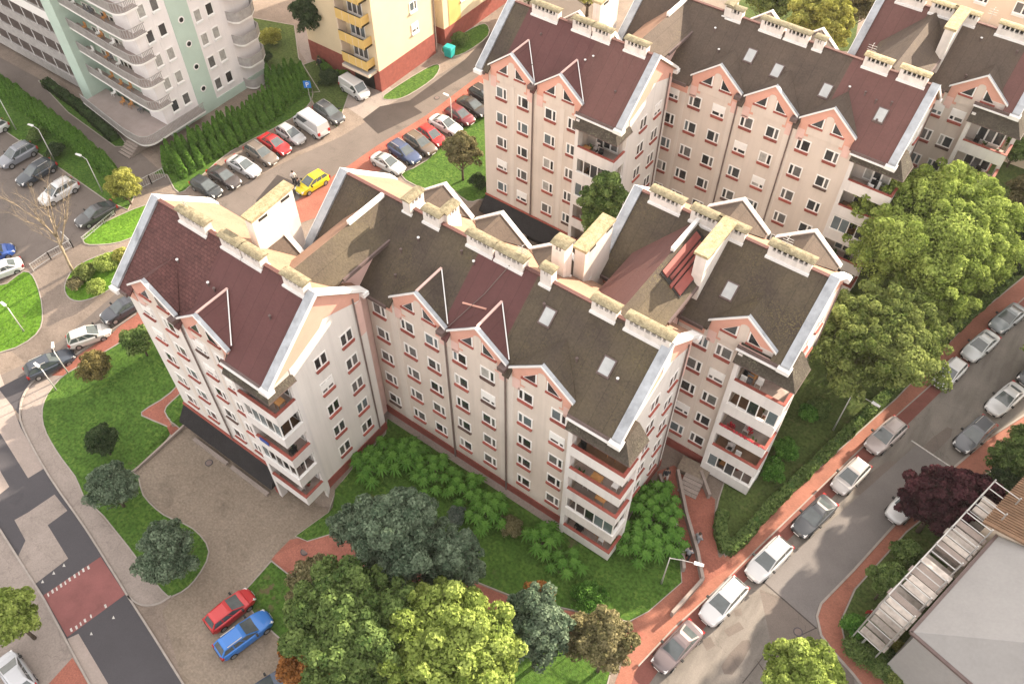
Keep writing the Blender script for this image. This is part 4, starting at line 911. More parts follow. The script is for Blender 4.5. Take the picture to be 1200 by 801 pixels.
tree(468, 645, 7.5, 4.1, 11.5, 'leaf_blue', 'tall dark blue-green tree in the bottom middle, tallest of its group', 24000, .27, cone=.6)
tree(535, 662, 6.0, 2.7, 8.5, 'leaf_blue', 'smaller blue-green tree right behind the tall dark one, over the red path', 11000, .26, cone=.55)
tree(412, 620, 4.5, 1.6, 4.2, 'leaf_blue', 'slim blue-green tree at the left shoulder of the tall dark tree', 3500, .28, nb=14, lr=.45)
tree(372, 690, 4.0, 2.0, 4.5, 'leaf_olive', 'brownish olive tree at the left edge of the bottom tree group', 5500, .28)
tree(352, 778, 4.0, 1.9, 4.6, 'leaf_orange', 'orange autumn tree at the bottom edge beside the parking', 5000, .28)
tree(420, 750, 7.0, 4.5, 8.5, 'leaf_green', 'big mid green tree at the bottom, left of the yellow-green one', 20000, .32, nb=36, lr=.30)
tree(548, 768, 7.0, 4.7, 8.5, 'leaf_lime', 'large yellow-green tree in the bottom centre with creamy tips', 21000, .32, nb=40, lr=.28)
tree(628, 742, 6.0, 2.3, 7.0, 'leaf_blue', 'dark grey-green tree between the yellow-green tree and the olive one', 8000, .28)
tree(634, 706, 6.5, 1.15, 2.8, 'leaf_orange', 'small orange-tipped tree top above the dark tree by the red path', 1800, .22, nb=10, lr=.45)
tree(708, 755, 5.0, 2.1, 5.5, 'leaf_olive', 'olive tree with cream leaves beside the street footway', 8000, .26)
tree(925, 800, 5.0, 2.9, 5.5, 'leaf_lime', 'bright lime tree cut by the bottom edge on the right street', 9000, .3)
tree(1078, 278, 7.5, 7.3, 11.5, 'leaf_lime', 'huge bright yellow-green tree right of the right wing', 42000, .32, nb=48, lr=.28)
tree(1015, 400, 6.5, 5.4, 8.5, 'leaf_mid', 'broad green tree standing against the right wing gable', 20000, .32, nb=34, lr=.3)
tree(1070, 385, 5.0, 3.4, 6.0, 'leaf_mid', 'lower green tree overhanging the right footway', 11000, .3)
tree(1080, 350, 5.5, 3.5, 7.0, 'leaf_lime', 'lime tree filling the gap under the huge bright one', 11000, .3)
tree(1180, 292, 4.5, 3.0, 6.5, 'leaf_dark', 'dark green tree at the right edge behind the bright one', 9000, .3)
tree(1205, 235, 4.0, 2.6, 6.0, 'leaf_olive', 'brown-green tree cut by the right edge above the street', 6000, .3)
tree(1192, 545, 2.5, 2.2, 3.6, 'leaf_green', 'green bushy tree at the right edge below the parked cars', 6000, .26)
tree(1170, 572, 2.0, 1.6, 3.0, 'leaf_dark', 'dark green shrub tree between footway and copper tree', 3000, .25)
tree(1100, 592, 4.0, 2.9, 5.5, 'leaf_purple', 'dark purple copper tree over the white parked car', 13000, .28)
tree(1135, 585, 3.5, 2.0, 4.5, 'leaf_purple', 'second purple tree behind the scaffold corner', 6000, .28)
tree(1040, 684, 2.6, 1.45, 3.6, 'leaf_green', 'round green tree between red footway and scaffold', 5000, .24)
tree(1058, 650, 2.2, 1.0, 2.8, 'leaf_green', 'small green tree just above the round one beside the footway', 2600, .22, nb=12, lr=.4)
tree(1000, 735, .9, .9, 1.6, 'leaf_sumac', 'low bright bush in the corner garden by the footway bend', 1800, .2, nb=10, lr=.45, name='garden_bush')
tree(14, 725, 3.6, 2.1, 4.8, 'leaf_lime', 'yellow-green tree at the left edge beside the silver car', 9000, .28)
tree(133, 576, 2.3, 2.15, 3.7, 'leaf_blue', 'round blue-green tree on the left lawn strip, upper of two', 9000, .22, nb=40, lr=.24)
tree(201, 653, 2.5, 2.5, 4.0, 'leaf_blue', 'bigger round blue-green tree near the curved kerb, lower of two', 11000, .22, nb=44, lr=.22)
tree(121, 520, 1.6, 1.35, 2.8, 'leaf_dark', 'small dark evergreen on the left lawn', 4500, .2, nb=18, lr=.35)
tree(112, 432, 1.6, 1.55, 2.4, 'leaf_brown', 'tawny brown bush by the left street corner', 5000, .2, nb=22, lr=.32)
tree(165, 402, 1.8, 1.5, 2.6, 'leaf_green', 'green shrub tree under the left corner of the front wing', 3500, .24, nb=16, lr=.4)
tree(146, 222, 1.9, 1.8, 3.4, 'leaf_yellow', 'rounded golden conifer bush at the end of the hedge', 7000, .2, nb=24, lr=.32, name='golden_bush')
tree(541, 182, 3.2, 2.0, 4.2, 'leaf_olive', 'brownish green tree left of the rear left wing', 7000, .26)
tree(366, 18, 5.5, 2.6, 6.0, 'leaf_dark', 'dark tree beside the yellow block balconies', 9000, .28)
tree(705, 260, 8.0, 2.3, 10.5, 'leaf_green', 'narrow green tree standing between central and rear wings', 9000, .28)
for q_, l_ in (((18.5, 47.5), 'unseen tall tree added to shade the grey roof, behind the tiled roof'), ((25, 44), 'second unseen tall tree added to shade the grey roof, behind the house'), ((14.5, 55), 'unseen tall tree added for its shade where the far footway runs')):
    tree(1300+q_[0], 500, 13.0, 5.2, 14.0, 'leaf_mid', l_, 9000, .36, pos=q_)  # out-of-view trees, added to keep the sun off the grey roof
tree(1262, 440, 6.0, 4.2, 9.0, 'leaf_mid', 'unseen tree added to shade the right street, along the far footway', 9000, .34)  # this and the next stand out of view, added to shade the street
tree(1275, 345, 6.0, 4.2, 9.5, 'leaf_mid', 'unseen tree added to shade the right street, further up', 9000, .34)
tree(955, 32, 5.0, 4.2, 7.5, 'leaf_yellow', 'sunlit golden-green tree behind the rear roofs, right one', 16000, .34)
tree(905, 5, 4.5, 3.4, 7.0, 'leaf_mid', 'green tree at the top edge behind the rear ridge', 9000, .32)
tree(1000, 8, 4.5, 3.0, 6.0, 'leaf_olive', 'olive tree at the top edge left of the far right wing', 7000, .32)
tree(620, -18, 3.5, 3.0, 5.0, 'leaf_green', 'green tree cut by the top edge beyond the rear left roof', 6000, .3)
tree(690, -12, 3.5, 3.4, 5.0, 'leaf_yellow', 'sunlit tree cut by the top edge behind the rear white slab', 6000, .3)
tree(1190, 178, 2.0, 1.8, 3.0, 'leaf_green', 'green bush right of the far right wing balconies', 3000, .26)

# fronded sumac bushes along the facade
def frond_mesh(R, n, seed):
    """dome of star-shaped heads; every head is a whorl of drooping compound leaves"""
    rg = random.Random(seed); mb = MB(); tint = []
    ls = rg.uniform(.8, 1.25); H = .85*R+.5; nh = max(6, int(4.6*R*R)); gold = 2.39996
    for h in range(nh):
        q = math.sqrt((h+.5)/nh)*R*.92; a0 = h*gold+rg.uniform(-.25, .25); hx, hy = q*math.cos(a0), q*math.sin(a0)
        hz = .35+(H-.35)*math.sqrt(max(.02, 1-(q/(R*1.02))**2))*rg.uniform(.86, 1.08); ht = rg.uniform(-.12, .12)
        for ring, (cnt, l0, up_) in enumerate(((9, .30, .55), (13, .62, .18))):
            for i in range(cnt):
                a = 6.283*i/cnt+rg.uniform(-.16, .16)+ring*.3; L_ = ls*l0*rg.uniform(.85, 1.15); tt = (.78 if ring == 0 else .5)+ht+rg.uniform(-.12, .12)
                pts = [Vector((hx+L_*t*math.cos(a), hy+L_*t*math.sin(a), hz+up_*L_*t-(.75 if ring else .3)*L_*t*t)) for t in (0, .34, .68, 1)]
                sd_ = Vector((-math.sin(a), math.cos(a), 0))*.085
                w = (.35, 1, .85, .05)
                for s in range(3):
                    dz = Vector((0, 0, -.035))
                    mb.face([pts[s], pts[s]+sd_*w[s]+dz, pts[s+1]+sd_*w[s+1]+dz, pts[s+1]], 'leaf_sumac'); mb.face([pts[s], pts[s+1], pts[s+1]-sd_*w[s+1]+dz, pts[s]-sd_*w[s]+dz], 'leaf_sumac'); tint += [tt-.1, tt, tt, tt-.1, tt-.1, tt-.1, tt, tt]
    me = mb.mesh('fronds'); at_ = me.attributes.new('tint', 'FLOAT', 'POINT'); at_.data.foreach_set('value', np.clip(tint, 0, 1)); return me
for i, (x, y, R, l) in enumerate([(436, 548, 1.15, 'leftmost of the row, beside the wing corner plinth'), (455, 530, 1.0, 'tucked in the inner corner between the two wings'), (478, 540, 1.25, 'third from the wing corner, touching its neighbours'), (512, 560, 1.35, 'broad and full, below the first downpipe'), (546, 576, 1.2, 'right of the broad one'), (572, 602, 1.3, 'low and wide, before the grey spruce'), (635, 634, 1.05, 'beside the pier of the central balcony stack'), (662, 662, .95, 'compact and star shaped, lowest of the row'), (762, 612, 1.75, 'large and tall, beside the ramp'), (748, 640, 1.3, 'spreading below the large one at the ramp'), (780, 640, 1.0, 'narrow one at the edge of the ramp'), (770, 588, 1.2, 'upper one between gable wall and ramp')]):
    p = at(x, y+4); t = thing('sumac_bush', 'bright green fronded bush, '+l, 'bush', p, random.uniform(0, 6), 'fronded bushes along the central wing')
    R *= 1.38; link_mesh('foliage', frond_mesh(R, 24, i), t); k = MB(); k.tube([(0, 0, -.1), (.05, 0, .9*R)], [.05, .03], 'bark', 6)
    for j in range(4): a = j*1.6; k.tube([(0, 0, .1), (R*.4*math.cos(a), R*.4*math.sin(a), .9*R)], [.035, .015], 'bark', 5)
    k.build('stem', t)
def bush(px, py, R, H, m, label, n=2500, size=.18, group=None, name='round_bush'):
    return tree(px, py, H*.45, R, H, m, label, n, size, nb=14, lr=.42, name=name, group=group, trunk=.05)
bush(600, 618, .9, 1.2, 'leaf_olive', 'yellowish bush in the middle of the facade bushes')
bush(538, 604, .7, 1.3, 'leaf_spruce', 'small grey spruce between the fronded bushes and the dark tree')
bush(921, 527, 1.0, 1.6, 'leaf_sumac', 'bright round bush in the garden under the right wing, middle one'); bush(905, 551, 1.0, 1.6, 'leaf_sumac', 'bright round bush nearest the balcony stack in the right garden')
bush(945, 487, .8, 1.4, 'leaf_sumac', 'small light green bush in the right garden near the lamp pole'); bush(958, 478, .9, 1.4, 'leaf_green', 'green bush behind the small light one in the right garden')
bush(1000, 760, .9, 1.2, 'leaf_green', 'leafy bush beside the footway bend in the corner garden', 2500); bush(1030, 775, 1.2, 1.2, 'leaf_green', 'wide low bush at the bottom of the corner garden', 3000); bush(1052, 790, 1.0, 1.1, 'leaf_mid', 'flowering bush by the grey roof at the bottom edge', 2500)
bush(1048, 757, .5, .9, 'leaf_yellow', 'small yellow bush in the corner garden by the scaffold', 1000)
bush(100, 320, 1.0, .9, 'leaf_mid', 'mixed shrub in the sunlit island bed, left', 2500); bush(125, 312, 1.1, .9, 'leaf_lime', 'lime shrub in the middle of the island bed', 2800); bush(143, 302, .9, .9, 'leaf_yellow', 'yellow shrub at the right end of the island bed', 2200); bush(112, 338, .9, .8, 'leaf_lime', 'low yellow-green shrub at the lower rim of the island bed', 2200); bush(88, 334, .8, .8, 'leaf_olive', 'brownish shrub at the left tip of the island bed', 1800)
bush(540, 48, 1.1, 1.2, 'leaf_green', 'dark round bush on the lawn by the yellow block', 2500); bush(318, 45, 1.4, 1.5, 'leaf_yellow', 'autumn yellow bush between tower and path at the top', 3000); bush(308, 70, 1.3, 1.4, 'leaf_dark', 'dark bush below the autumn one at the top', 2500); bush(388, 92, 1.3, 1.0, 'leaf_dark', 'dark bush at the foot of the yellow block', 2500); bush(560, 215, .9, 1.2, 'leaf_dark', 'dark low bush by the rear left wing wall', 2000)
bush(65, 178, 1.0, 1.3, 'leaf_dark', 'dark shrub between two lamp posts by the parking', 2200); bush(45, 160, 1.0, 1.2, 'leaf_green', 'green shrub left of the dark one by the parking', 2200); bush(690, 700, 1.2, .7, 'leaf_sumac', 'low green ground shrub at the tip of the central lawn', 3500)
bush(1195, 510, .9, 1.4, 'leaf_green', 'small green shrub at the right edge above the bushy tree', 1800)

# clipped hedges
def hedge(pxs, w, h, m, label, dens=260, size=.16):
    P = [at(*p) for p in pxs]; c, nr = [], []
    for a, b_ in zip(P, P[1:]):
        L_ = (b_-a).length; n = int(L_*dens); d = (b_-a)/L_; s = Vector((-d.y, d.x, 0))
        t = rng.random(n); side = rng.choice(3, n, p=[.28, .44, .28]); x = rng.uniform(-w/2, w/2, n); z = rng.uniform(0, h, n); wob = .1*np.sin(t*L_*2.1)+.06*np.sin(t*L_*5.3)
        for i in range(n):
            q = a+d*(t[i]*L_)
            if side[i] == 1: o = s*x[i]; zz = h+wob[i]+rng.normal()*.05; nn = Vector((0, 0, 1))
            else: sg = -1 if side[i] == 0 else 1; o = s*sg*(w/2+wob[i]*.5); zz = z[i]; nn = s*sg
            c.append((q.x+o.x, q.y+o.y, hh(q.x, q.y)+zz)); nr.append(tuple(nn))
    c = np.array(c); nr = np.array(nr)+rng.normal(size=(len(c), 3))*.5; nr /= np.linalg.norm(nr, axis=1)[:, None]
    o = link_mesh('hedge', leaf_mesh('hedge', c, nr, size, m, .45+rng.normal(size=len(c))*.2)); tag(o, label, 'hedge')
    core = MB()
    for a, b_ in zip(P, P[1:]): core.bar(a+Vector((0, 0, h*.45)), b_+Vector((0, 0, h*.45)), w*.8, h*.85, 'plant')
    core.build('branches', o)
hedge([(846, 602), (842, 622), (850, 648), (866, 636), (905, 592), (960, 540), (1020, 482), (1075, 430), (1120, 385), (1180, 330)], .8, .75, 'leaf_green', 'long clipped green hedge between right garden and red footway')
hedge([(375, 52), (378, 80), (392, 92), (412, 92)], .7, .8, 'leaf_thuja', 'low hedge at the foot of the yellow block')
hedge([(55, 100), (95, 128), (135, 165)], 1.0, .8, 'leaf_dark', 'low dark hedge along the white tower base', 200)

# thuja rows
def thuja_mesh(seed):
    rg = np.random.default_rng(seed); n = 1100; z = rg.random(n)**.8*2.7; r = (.55*(1-(z/2.75)**1.6))+.03; a = rg.random(n)*6.283
    r = r*(1+.1*np.sin(5*a+z*3)); c = np.stack([r*np.cos(a), r*np.sin(a), z+.05], 1)
    nr = np.stack([np.cos(a), np.sin(a), np.full(n, .45)], 1)+rg.normal(size=(n, 3))*.35; nr /= np.linalg.norm(nr, axis=1)[:, None]
    return leaf_mesh('crown', c, nr, .17, 'leaf_thuja', .4+rg.normal(size=n)*.22, 1.8)
TH = [thuja_mesh(i) for i in range(4)]
tk = MB(); tk.tube([(0, 0, -.1), (0, 0, 2.2)], [.07, .03], 'bark', 6); TK = tk.mesh('trunk')
def thujas(pxs, sp, where, group, hs=1., jit=.12):
    P = [at(*p) for p in pxs]; acc = 0; k = 0
    for a, b_ in zip(P, P[1:]):
        L_ = (b_-a).length
        while acc < L_:
            q = a.lerp(b_, acc/L_)+Vector((random.uniform(-jit, jit), random.uniform(-jit, jit), 0)); q.z = hh(q.x, q.y)
            t = thing('thuja', 'pointed green thuja, one of the tight row '+where, 'tree', q, random.uniform(0, 6), group)
            s = random.uniform(.85, 1.12)*hs; t.scale = (random.uniform(.95, 1.15),)*2+(s,)
            link_mesh('crown', TH[k % 4], t); link_mesh('trunk', TK, t); k += 1; acc += sp*random.uniform(.9, 1.1)
        acc -= L_
thujas([(200, 200), (250, 176), (300, 146), (350, 112), (362, 106)], .62, 'between white tower and parked cars', 'thujas between tower and parking', 1.3)
thujas([(215, 205), (270, 172), (330, 132)], 1.1, 'between white tower and parked cars', 'thujas between tower and parking', 1.0)
thujas([(318, 100), (345, 95), (362, 106)], .7, 'at the upper end by the blue sign', 'thujas by the blue sign', 1.0)
thujas([(-12, 100), (30, 128), (62, 152), (98, 178), (136, 212)], .58, 'between parking and the lane at the left', 'thujas along the left lane', 1.25)

# bare tree
def bare_tree():
    p = at(86, 318); t = thing('bare_tree', 'leafless pale tree leaning over the fence by the left parking', 'tree', p)
    rg = random.Random(5); k = MB(); tips = []
    def grow(a, d, L_, r, lev, mb):
        pts = [a]; q = a.copy(); dd = d.copy()
        for s in range(4):
            dd = (dd+Vector((rg.uniform(-.14, .14), rg.uniform(-.14, .14), rg.uniform(-.02, .10)))).normalized(); q = q+dd*L_/4; pts.append(q.copy())
        mb.tube(pts, [r, r*.88, r*.76, r*.66, r*.55], 'bark_pale', 6 if lev < 2 else 4)
        if lev < 5:
            for i in range(3 if lev else 5):
                f = rg.choice((1, 2, 3, 4)) if i else 4; nd = (dd+Vector((rg.uniform(-.8, .8), rg.uniform(-.8, .8), rg.uniform(-.15, .45)))).normalized()
                grow(pts[f], nd, L_*rg.uniform(.55, .8), r*.52, lev+1, mb if lev else tw)
    tw = MB(); grow(Vector((0, 0, -.1)), Vector((-.30, .0, 1)).normalized(), 3.9, .17, 0, k)
    k.build('trunk', t, smooth=True); tw.build('branches', t, smooth=True)
bare_tree()

# ------------------------------------------------------------ vehicles
def car_proto(kind):
    """car centred on its footprint, front towards +x"""
    spec = {'hatch': (3.95, 1.72, 1.45, .90, [(-1.88, -1.45), (.0, 1.0)], 'h'),
            'sedan': (4.4, 1.74, 1.40, .90, [(-1.65, -.85), (-.02, 1.0)], 's'),
            'suv': (4.35, 1.80, 1.58, .98, [(-2.08, -1.62), (.1, 1.1)], 'h'),
            'estate': (4.5, 1.76, 1.46, .92, [(-2.15, -1.7), (.05, 1.05)], 'h'),
            'van': (5.0, 1.95, 2.1, 1.12, [(-2.45, -2.4), (1.2, 1.9)], 'v'),
            'smallvan': (4.3, 1.8, 1.82, 1.05, [(-2.1, -2.02), (.85, 1.5)], 'v')}[kind]
    L_, W, H, belt, ((rb, rt_), (ft, fb)), typ = spec
    hl = L_/2; hw = W/2
    b = MB()
    # lower body loft along x: (x, half width, z bottom, z shoulder)
    st_ = [(-hl, hw*.58, .40, belt*.70), (-hl+.07, hw*.78, .30, belt*.90), (-hl+.25, hw*.90, .25, belt*.99), (-hl+.6, hw*.97, .22, belt*1.0), (-.9, hw, .20, belt), (0, hw, .20, belt*.985), (fb-.05, hw*.99, .20, belt*.985), (fb+.3, hw*.97, .20, belt*.955), (hl-.62, hw*.92, .21, belt*.89), (hl-.30, hw*.82, .24, belt*.81), (hl-.10, hw*.66, .29, belt*.70), (hl, hw*.44, .36, belt*.56)]
    rings = []
    for (x, w, z0, z1) in st_:
        mid = z0+(z1-z0)*.55
        half = [(w*.88, z0), (w, z0+.12*(z1-z0)), (w*1.0, mid), (w*.975, z0+(z1-z0)*.86), (w*.90, z1-.005), (w*.5, z1+.035)]
        rings.append([(x, y, z) for y, z in half]+[(x, 0, z1+.045)]+[(x, -y, z) for y, z in reversed(half)])
    n = len(rings[0]); base = len(b.v)
    for r in rings: b.v += r
    mi = b.mi('paint_slot')
    for k in range(len(rings)-1):
        for i in range(n-1):
            b.f.append((base+k*n+i+1, base+k*n+i, base+(k+1)*n+i, base+(k+1)*n+i+1)); b.m.append(mi)
        b.f.append((base+k*n, base+k*n+n-1, base+(k+1)*n+n-1, base+(k+1)*n)); b.m.append(mi)
    b.f.append(tuple(base+i for i in range(n))); b.m.append(mi); b.f.append(tuple(base+(len(rings)-1)*n+i for i in reversed(range(n)))); b.m.append(mi)
    # cabin
    wb, wt = hw*.90, hw*.68 if typ != 'v' else hw*.84; zb, zt = belt-.02, H-.05; wr_ = hw*.80 if typ != 'v' else wb
    B4 = [Vector((rb, -wr_, zb)), Vector((fb, -wb*.93, zb)), Vector((fb, wb*.93, zb)), Vector((rb, wr_, zb))]
    T4 = [Vector((rt_, -wt*.92, zt-.04)), Vector((ft, -wt, zt)), Vector((ft, wt, zt)), Vector((rt_, wt*.92, zt-.04))]
    R4 = [Vector((rt_+.25, -wt*.72, H)), Vector((ft-.22, -wt*.78, H)), Vector((ft-.22, wt*.78, H)), Vector((rt_+.25, wt*.72, H))]
    b.hexa(B4, T4, 'paint_slot'); b.hexa(T4, R4, 'paint_slot')
    parts = [('body', b.mesh('body', True), None)]
    def quad(nm, P, m, inset=(.06, .06), off=.012, th=.0):
        P = [Vector(p) for p in P]; c = sum(P, Vector())/4; nrm = (P[1]-P[0]).cross(P[3]-P[0]).normalized()
        q = MB(); Q = []
        for i, p in enumerate(P): 
            Q.append(p)
        u_ = (P[1]-P[0]); v_ = (P[3]-P[0])
        def bl(a, e): return (P[0]*(1-a)+P[1]*a)*(1-e)+(P[3]*(1-a)+P[2]*a)*e
        ia, ie = inset
        pts = [bl(ia, ie), bl(1-ia, ie), bl(1-ia, 1-ie), bl(ia, 1-ie)]
        q.face([p+nrm*off for p in pts], m); q.face([p-nrm*.01 for p in reversed(pts)], m)
        for i in range(4): j = (i+1) % 4; q.face([pts[i]-nrm*.01, pts[j]-nrm*.01, pts[j]+nrm*off, pts[i]+nrm*off], m)
        return (nm, q.mesh(nm), None)
    parts.append(quad('windscreen', [B4[1], B4[2], T4[2], T4[1]], 'car_glass', (.06, .05)))
    if not (typ == 'v' and kind == 'van'): parts.append(quad('rear_window', [B4[3], B4[0], T4[0], T4[3]], 'car_glass', (.1, .12)))
    for s in (0, 1):
        a, c_, d_, e_ = (B4[0], B4[1], T4[1], T4[0]) if s == 0 else (B4[2], B4[3], T4[3], T4[2])
        if typ == 'v':
            f0 = .62
            if s == 0: P = [a.lerp(c_, f0), c_, d_, e_.lerp(d_, f0)]
            else: P = [a, a.lerp(c_, 1-f0), d_.lerp(e_, 0).lerp(e_, 0), e_]; P = [a, a.lerp(c_, 1-f0), e_.lerp(d_, f0), e_]
            parts.append(quad('side_window', P, 'car_glass', (.1, .12)))
        else:
            cut = .52
            if s == 0: seg = [(0.02, .33), (.35, .63), (.65, .98)]
            else: seg = [(.02, .35), (.37, .65), (.67, .98)]
            for (g0, g1) in seg: parts.append(quad('side_window', [a.lerp(c_, g0), a.lerp(c_, g1), e_.lerp(d_, g1), e_.lerp(d_, g0)], 'car_glass', (.04, .12)))
    wm = MB(); wr = .33 if kind in ('suv', 'van', 'smallvan') else .31
    wm.tube([(0, -.11, 0), (0, -.1, 0), (0, .1, 0), (0, .11, 0)], [wr*.9, wr, wr, wr*.9], 'rubber', 16); WM = wm.mesh('wheel')
    rm = MB(); rm.tube([(0, -.118, 0), (0, .118, 0)], wr*.64, 'rim', 12); RM = rm.mesh('rim')
    for x in (-hl+.82, hl-.85):
        for y in (-hw+.1, hw-.1): parts.append(('wheel', WM, (x, y, wr, RM)))
    for y in (-1, 1):
        h = MB(); h.hexa([(hl-.34, y*hw*.60-.14, belt*.60), (hl-.05, y*hw*.60-.14, belt*.56), (hl-.10, y*hw*.60+.16, belt*.58), (hl-.34, y*hw*.60+.16, belt*.60)], [(hl-.38, y*hw*.60-.14, belt*.83), (hl-.14, y*hw*.60-.14, belt*.74), (hl-.18, y*hw*.60+.16, belt*.75), (hl-.38, y*hw*.60+.16, belt*.83)], 'lamp_clear'); parts.append(('headlight', h.mesh('headlight'), None))
        h = MB(); h.box(-hl-.005, -hl+.2, y*hw*.72-.13, y*hw*.72+.13, belt*.62, belt*.92, 'lamp_red'); parts.append(('tail_light', h.mesh('tail_light'), None))
        h = MB(); h.box(fb-.42, fb-.26, min(y*hw*.95, y*(hw+.17)), max(y*hw*.95, y*(hw+.17)), belt+.02, belt+.17, 'black'); parts.append(('mirror', h.mesh('mirror'), None))
    h = MB(); h.box(hl-.06, hl+.03, -.5, .5, .34, .46, 'black'); parts.append(('bumper', h.mesh('bumper'), None))
    h = MB(); h.box(-hl-.03, -hl+.05, -.62, .62, .32, .46, 'black'); parts.append(('bumper', h.mesh('bumper'), None))
    h = MB(); h.box(hl+.03, hl+.045, -.26, .26, .36, .45, 'frame_white'); parts.append(('number_plate', h.mesh('number_plate'), None))
    if kind in ('suv', 'estate'):
        for y in (-1, 1):
            h = MB(); h.bar((rt_+.25, y*wt*.88, H+.02), (ft-.3, y*wt*.88, H+.02), .045, .06, 'steel'); parts.append(('roof_rail', h.mesh('roof_rail'), None))
    return parts
MATS['paint_slot'] = mat('paint_slot', (.5, .5, .5))
PAINT = {}
def paint(col):
    if col not in PAINT:
        m = bpy.data.materials.new('car_paint'); m.use_nodes = True; b = m.node_tree.nodes['Principled BSDF']
        b.inputs['Base Color'].default_value = (*col, 1); b.inputs['Roughness'].default_value = .32; b.inputs['Metallic'].default_value = .15; b.inputs['Coat Weight'].default_value = .7; b.inputs['Coat Roughness'].default_value = .06
        N = m.node_tree.nodes; n = N.new('ShaderNodeTexNoise'); n.inputs['Scale'].default_value = 3; mr = N.new('ShaderNodeMapRange'); mr.inputs[3].default_value = .26; mr.inputs[4].default_value = .45
        m.node_tree.links.new(n.outputs[0], mr.inputs[0]); m.node_tree.links.new(mr.outputs[0], b.inputs['Roughness']); PAINT[col] = m
    return PAINT[col]
CP = {}
def car(rear, front, kind, col, label, group, glassroof=False):
    if kind not in CP: CP[kind] = car_proto(kind)
    a = at(*rear, .6); b_ = at(*front, .6); d = b_-a; ang = math.atan2(d.y, d.x)
    c = (a+b_)/2; p = Vector((c.x, c.y, hh(c.x, c.y)+.02))
    t = thing('delivery_van' if 'van' in kind else 'parked_car', label, 'van' if 'van' in kind else 'car', p, ang, group); t.scale = (.93, .93, .95)
    for nm, me, x in CP[kind]:
        if nm == 'wheel':
            o = link_mesh('wheel', me, t, x[:3]); r_ = link_mesh('rim', x[3], o)
        else:
            o = link_mesh(nm, me, t)
            if nm == 'body':
                o.material_slots[0].link = 'OBJECT'; o.material_slots[0].material = paint(col)
                bv = o.modifiers.new('bevel', 'BEVEL'); bv.width = .09; bv.segments = 3; bv.limit_method = 'ANGLE'; bv.angle_limit = math.radians(22); bv.harden_normals = False
    for o in t.children:
        if o.type == 'MESH' and o.name.startswith('body'):
            pass
    return t
W_, S_, DG, BK, RD, NV, BR, SV = (.58, .58, .59), (.42, .42, .43), (.075, .08, .09), (.022, .023, .026), (.48, .02, .025), (.04, .06, .16), (.20, .15, .125), (.33, .34, .36)
g1 = 'cars parked along the right street'
car((812, 738), (775, 777), 'sedan', (.15, .115, .12), 'mauve grey car with a pale dusty roof, lowest in the right street', g1)
car((866, 685), (829, 724), 'suv', W_, 'white car with a black window line, second from the bottom of the right street', g1)
car((919, 637), (882, 674), 'suv', (.55, .55, .56), 'pale silver car third from the bottom on the left side of the right street', g1)
car((972, 587), (936, 622), 'sedan', (.05, .055, .065), 'dark blue-grey saloon between two silver cars on the footway side', g1)
car((1014, 540), (979, 575), 'hatch', (.45, .42, .41), 'silver beige car right above the dark saloon', g1)
car((1056, 494), (1019, 527), 'suv', (.42, .36, .35), 'rose silver off-road style car with a light roof', g1)
car((1130, 420), (1095, 455), 'hatch', W_, 'white hatchback opposite the pair of cars on the far side', g1)
car((1166, 390), (1131, 420), 'sedan', (.50, .52, .53), 'light grey saloon behind the white hatchback', g1)
car((1199, 358), (1163, 387), 'sedan', (.26, .29, .31), 'grey car nearest the right edge on the tree side', g1)
g2 = 'cars parked on the far side of the right street'
car((1162, 491), (1122, 527), 'estate', (.10, .105, .12), 'dark grey estate on the far side next to the red footway', g2)
car((1197, 451), (1159, 484), 'sedan', W_, 'white saloon on the far side next to the dark grey estate', g2)
car((1236, 420), (1196, 450), 'sedan', DG, 'dark car cut by the right edge of the picture', g2)
car((1082, 570), (1044, 609), 'suv', W_, 'white car half hidden under the purple tree', g2)
g3 = 'cars parked in the bottom left bays'
car((248, 731), (291, 697), 'hatch', RD, 'bright red car in the bay before the trees', g3)
car((258, 763), (313, 722), 'estate', (.02, .16, .52), 'bright blue estate beside the red car', g3)
car((278, 832), (338, 790), 'sedan', (.03, .05, .09), 'dark car cut by the bottom edge below the blue estate', g3)
car((34, 812), (2, 766), 'hatch', (.45, .46, .49), 'silver car with red tail lights at the bottom left edge', 'car at the left edge')
g4 = 'cars parked by the left corner'
car((36, 438), (80, 412), 'estate', (.03, .04, .06), 'black estate with roof rails parked at the street corner', g4)
car((84, 402), (124, 383), 'hatch', (.55, .53, .51), 'white hatchback behind the black estate', g4)
car((162, 347), (126, 374), 'sedan', (.04, .045, .06), 'dark saloon under the left corner of the front wing', g4)
g5 = 'cars in the left parking'
car((38, 172), (2, 192), 'suv', (.20, .21, .24), 'grey car with a black roof, upper one of the left parking', g5)
car((62, 190), (22, 214), 'estate', (.03, .04, .055), 'dark estate between the grey and the white car', g5)
car((90, 212), (46, 238), 'suv', W_, 'white people carrier with its side door open', g5)
car((130, 241), (94, 260), 'sedan', (.05, .05, .055), 'black saloon next to the golden bush', g5)
car((6, 143), (-28, 162), 'hatch', W_, 'white car cut by the left edge in the parking', g5)
car((-26, 306), (12, 288), 'hatch', (.03, .09, .35), 'blue car cut by the left edge beside the white one', g5)
car((22, 305), (-22, 328), 'sedan', W_, 'white saloon at the left edge above the bright lawn', g5)
g6 = 'cars in the row beside the thuja hedge'
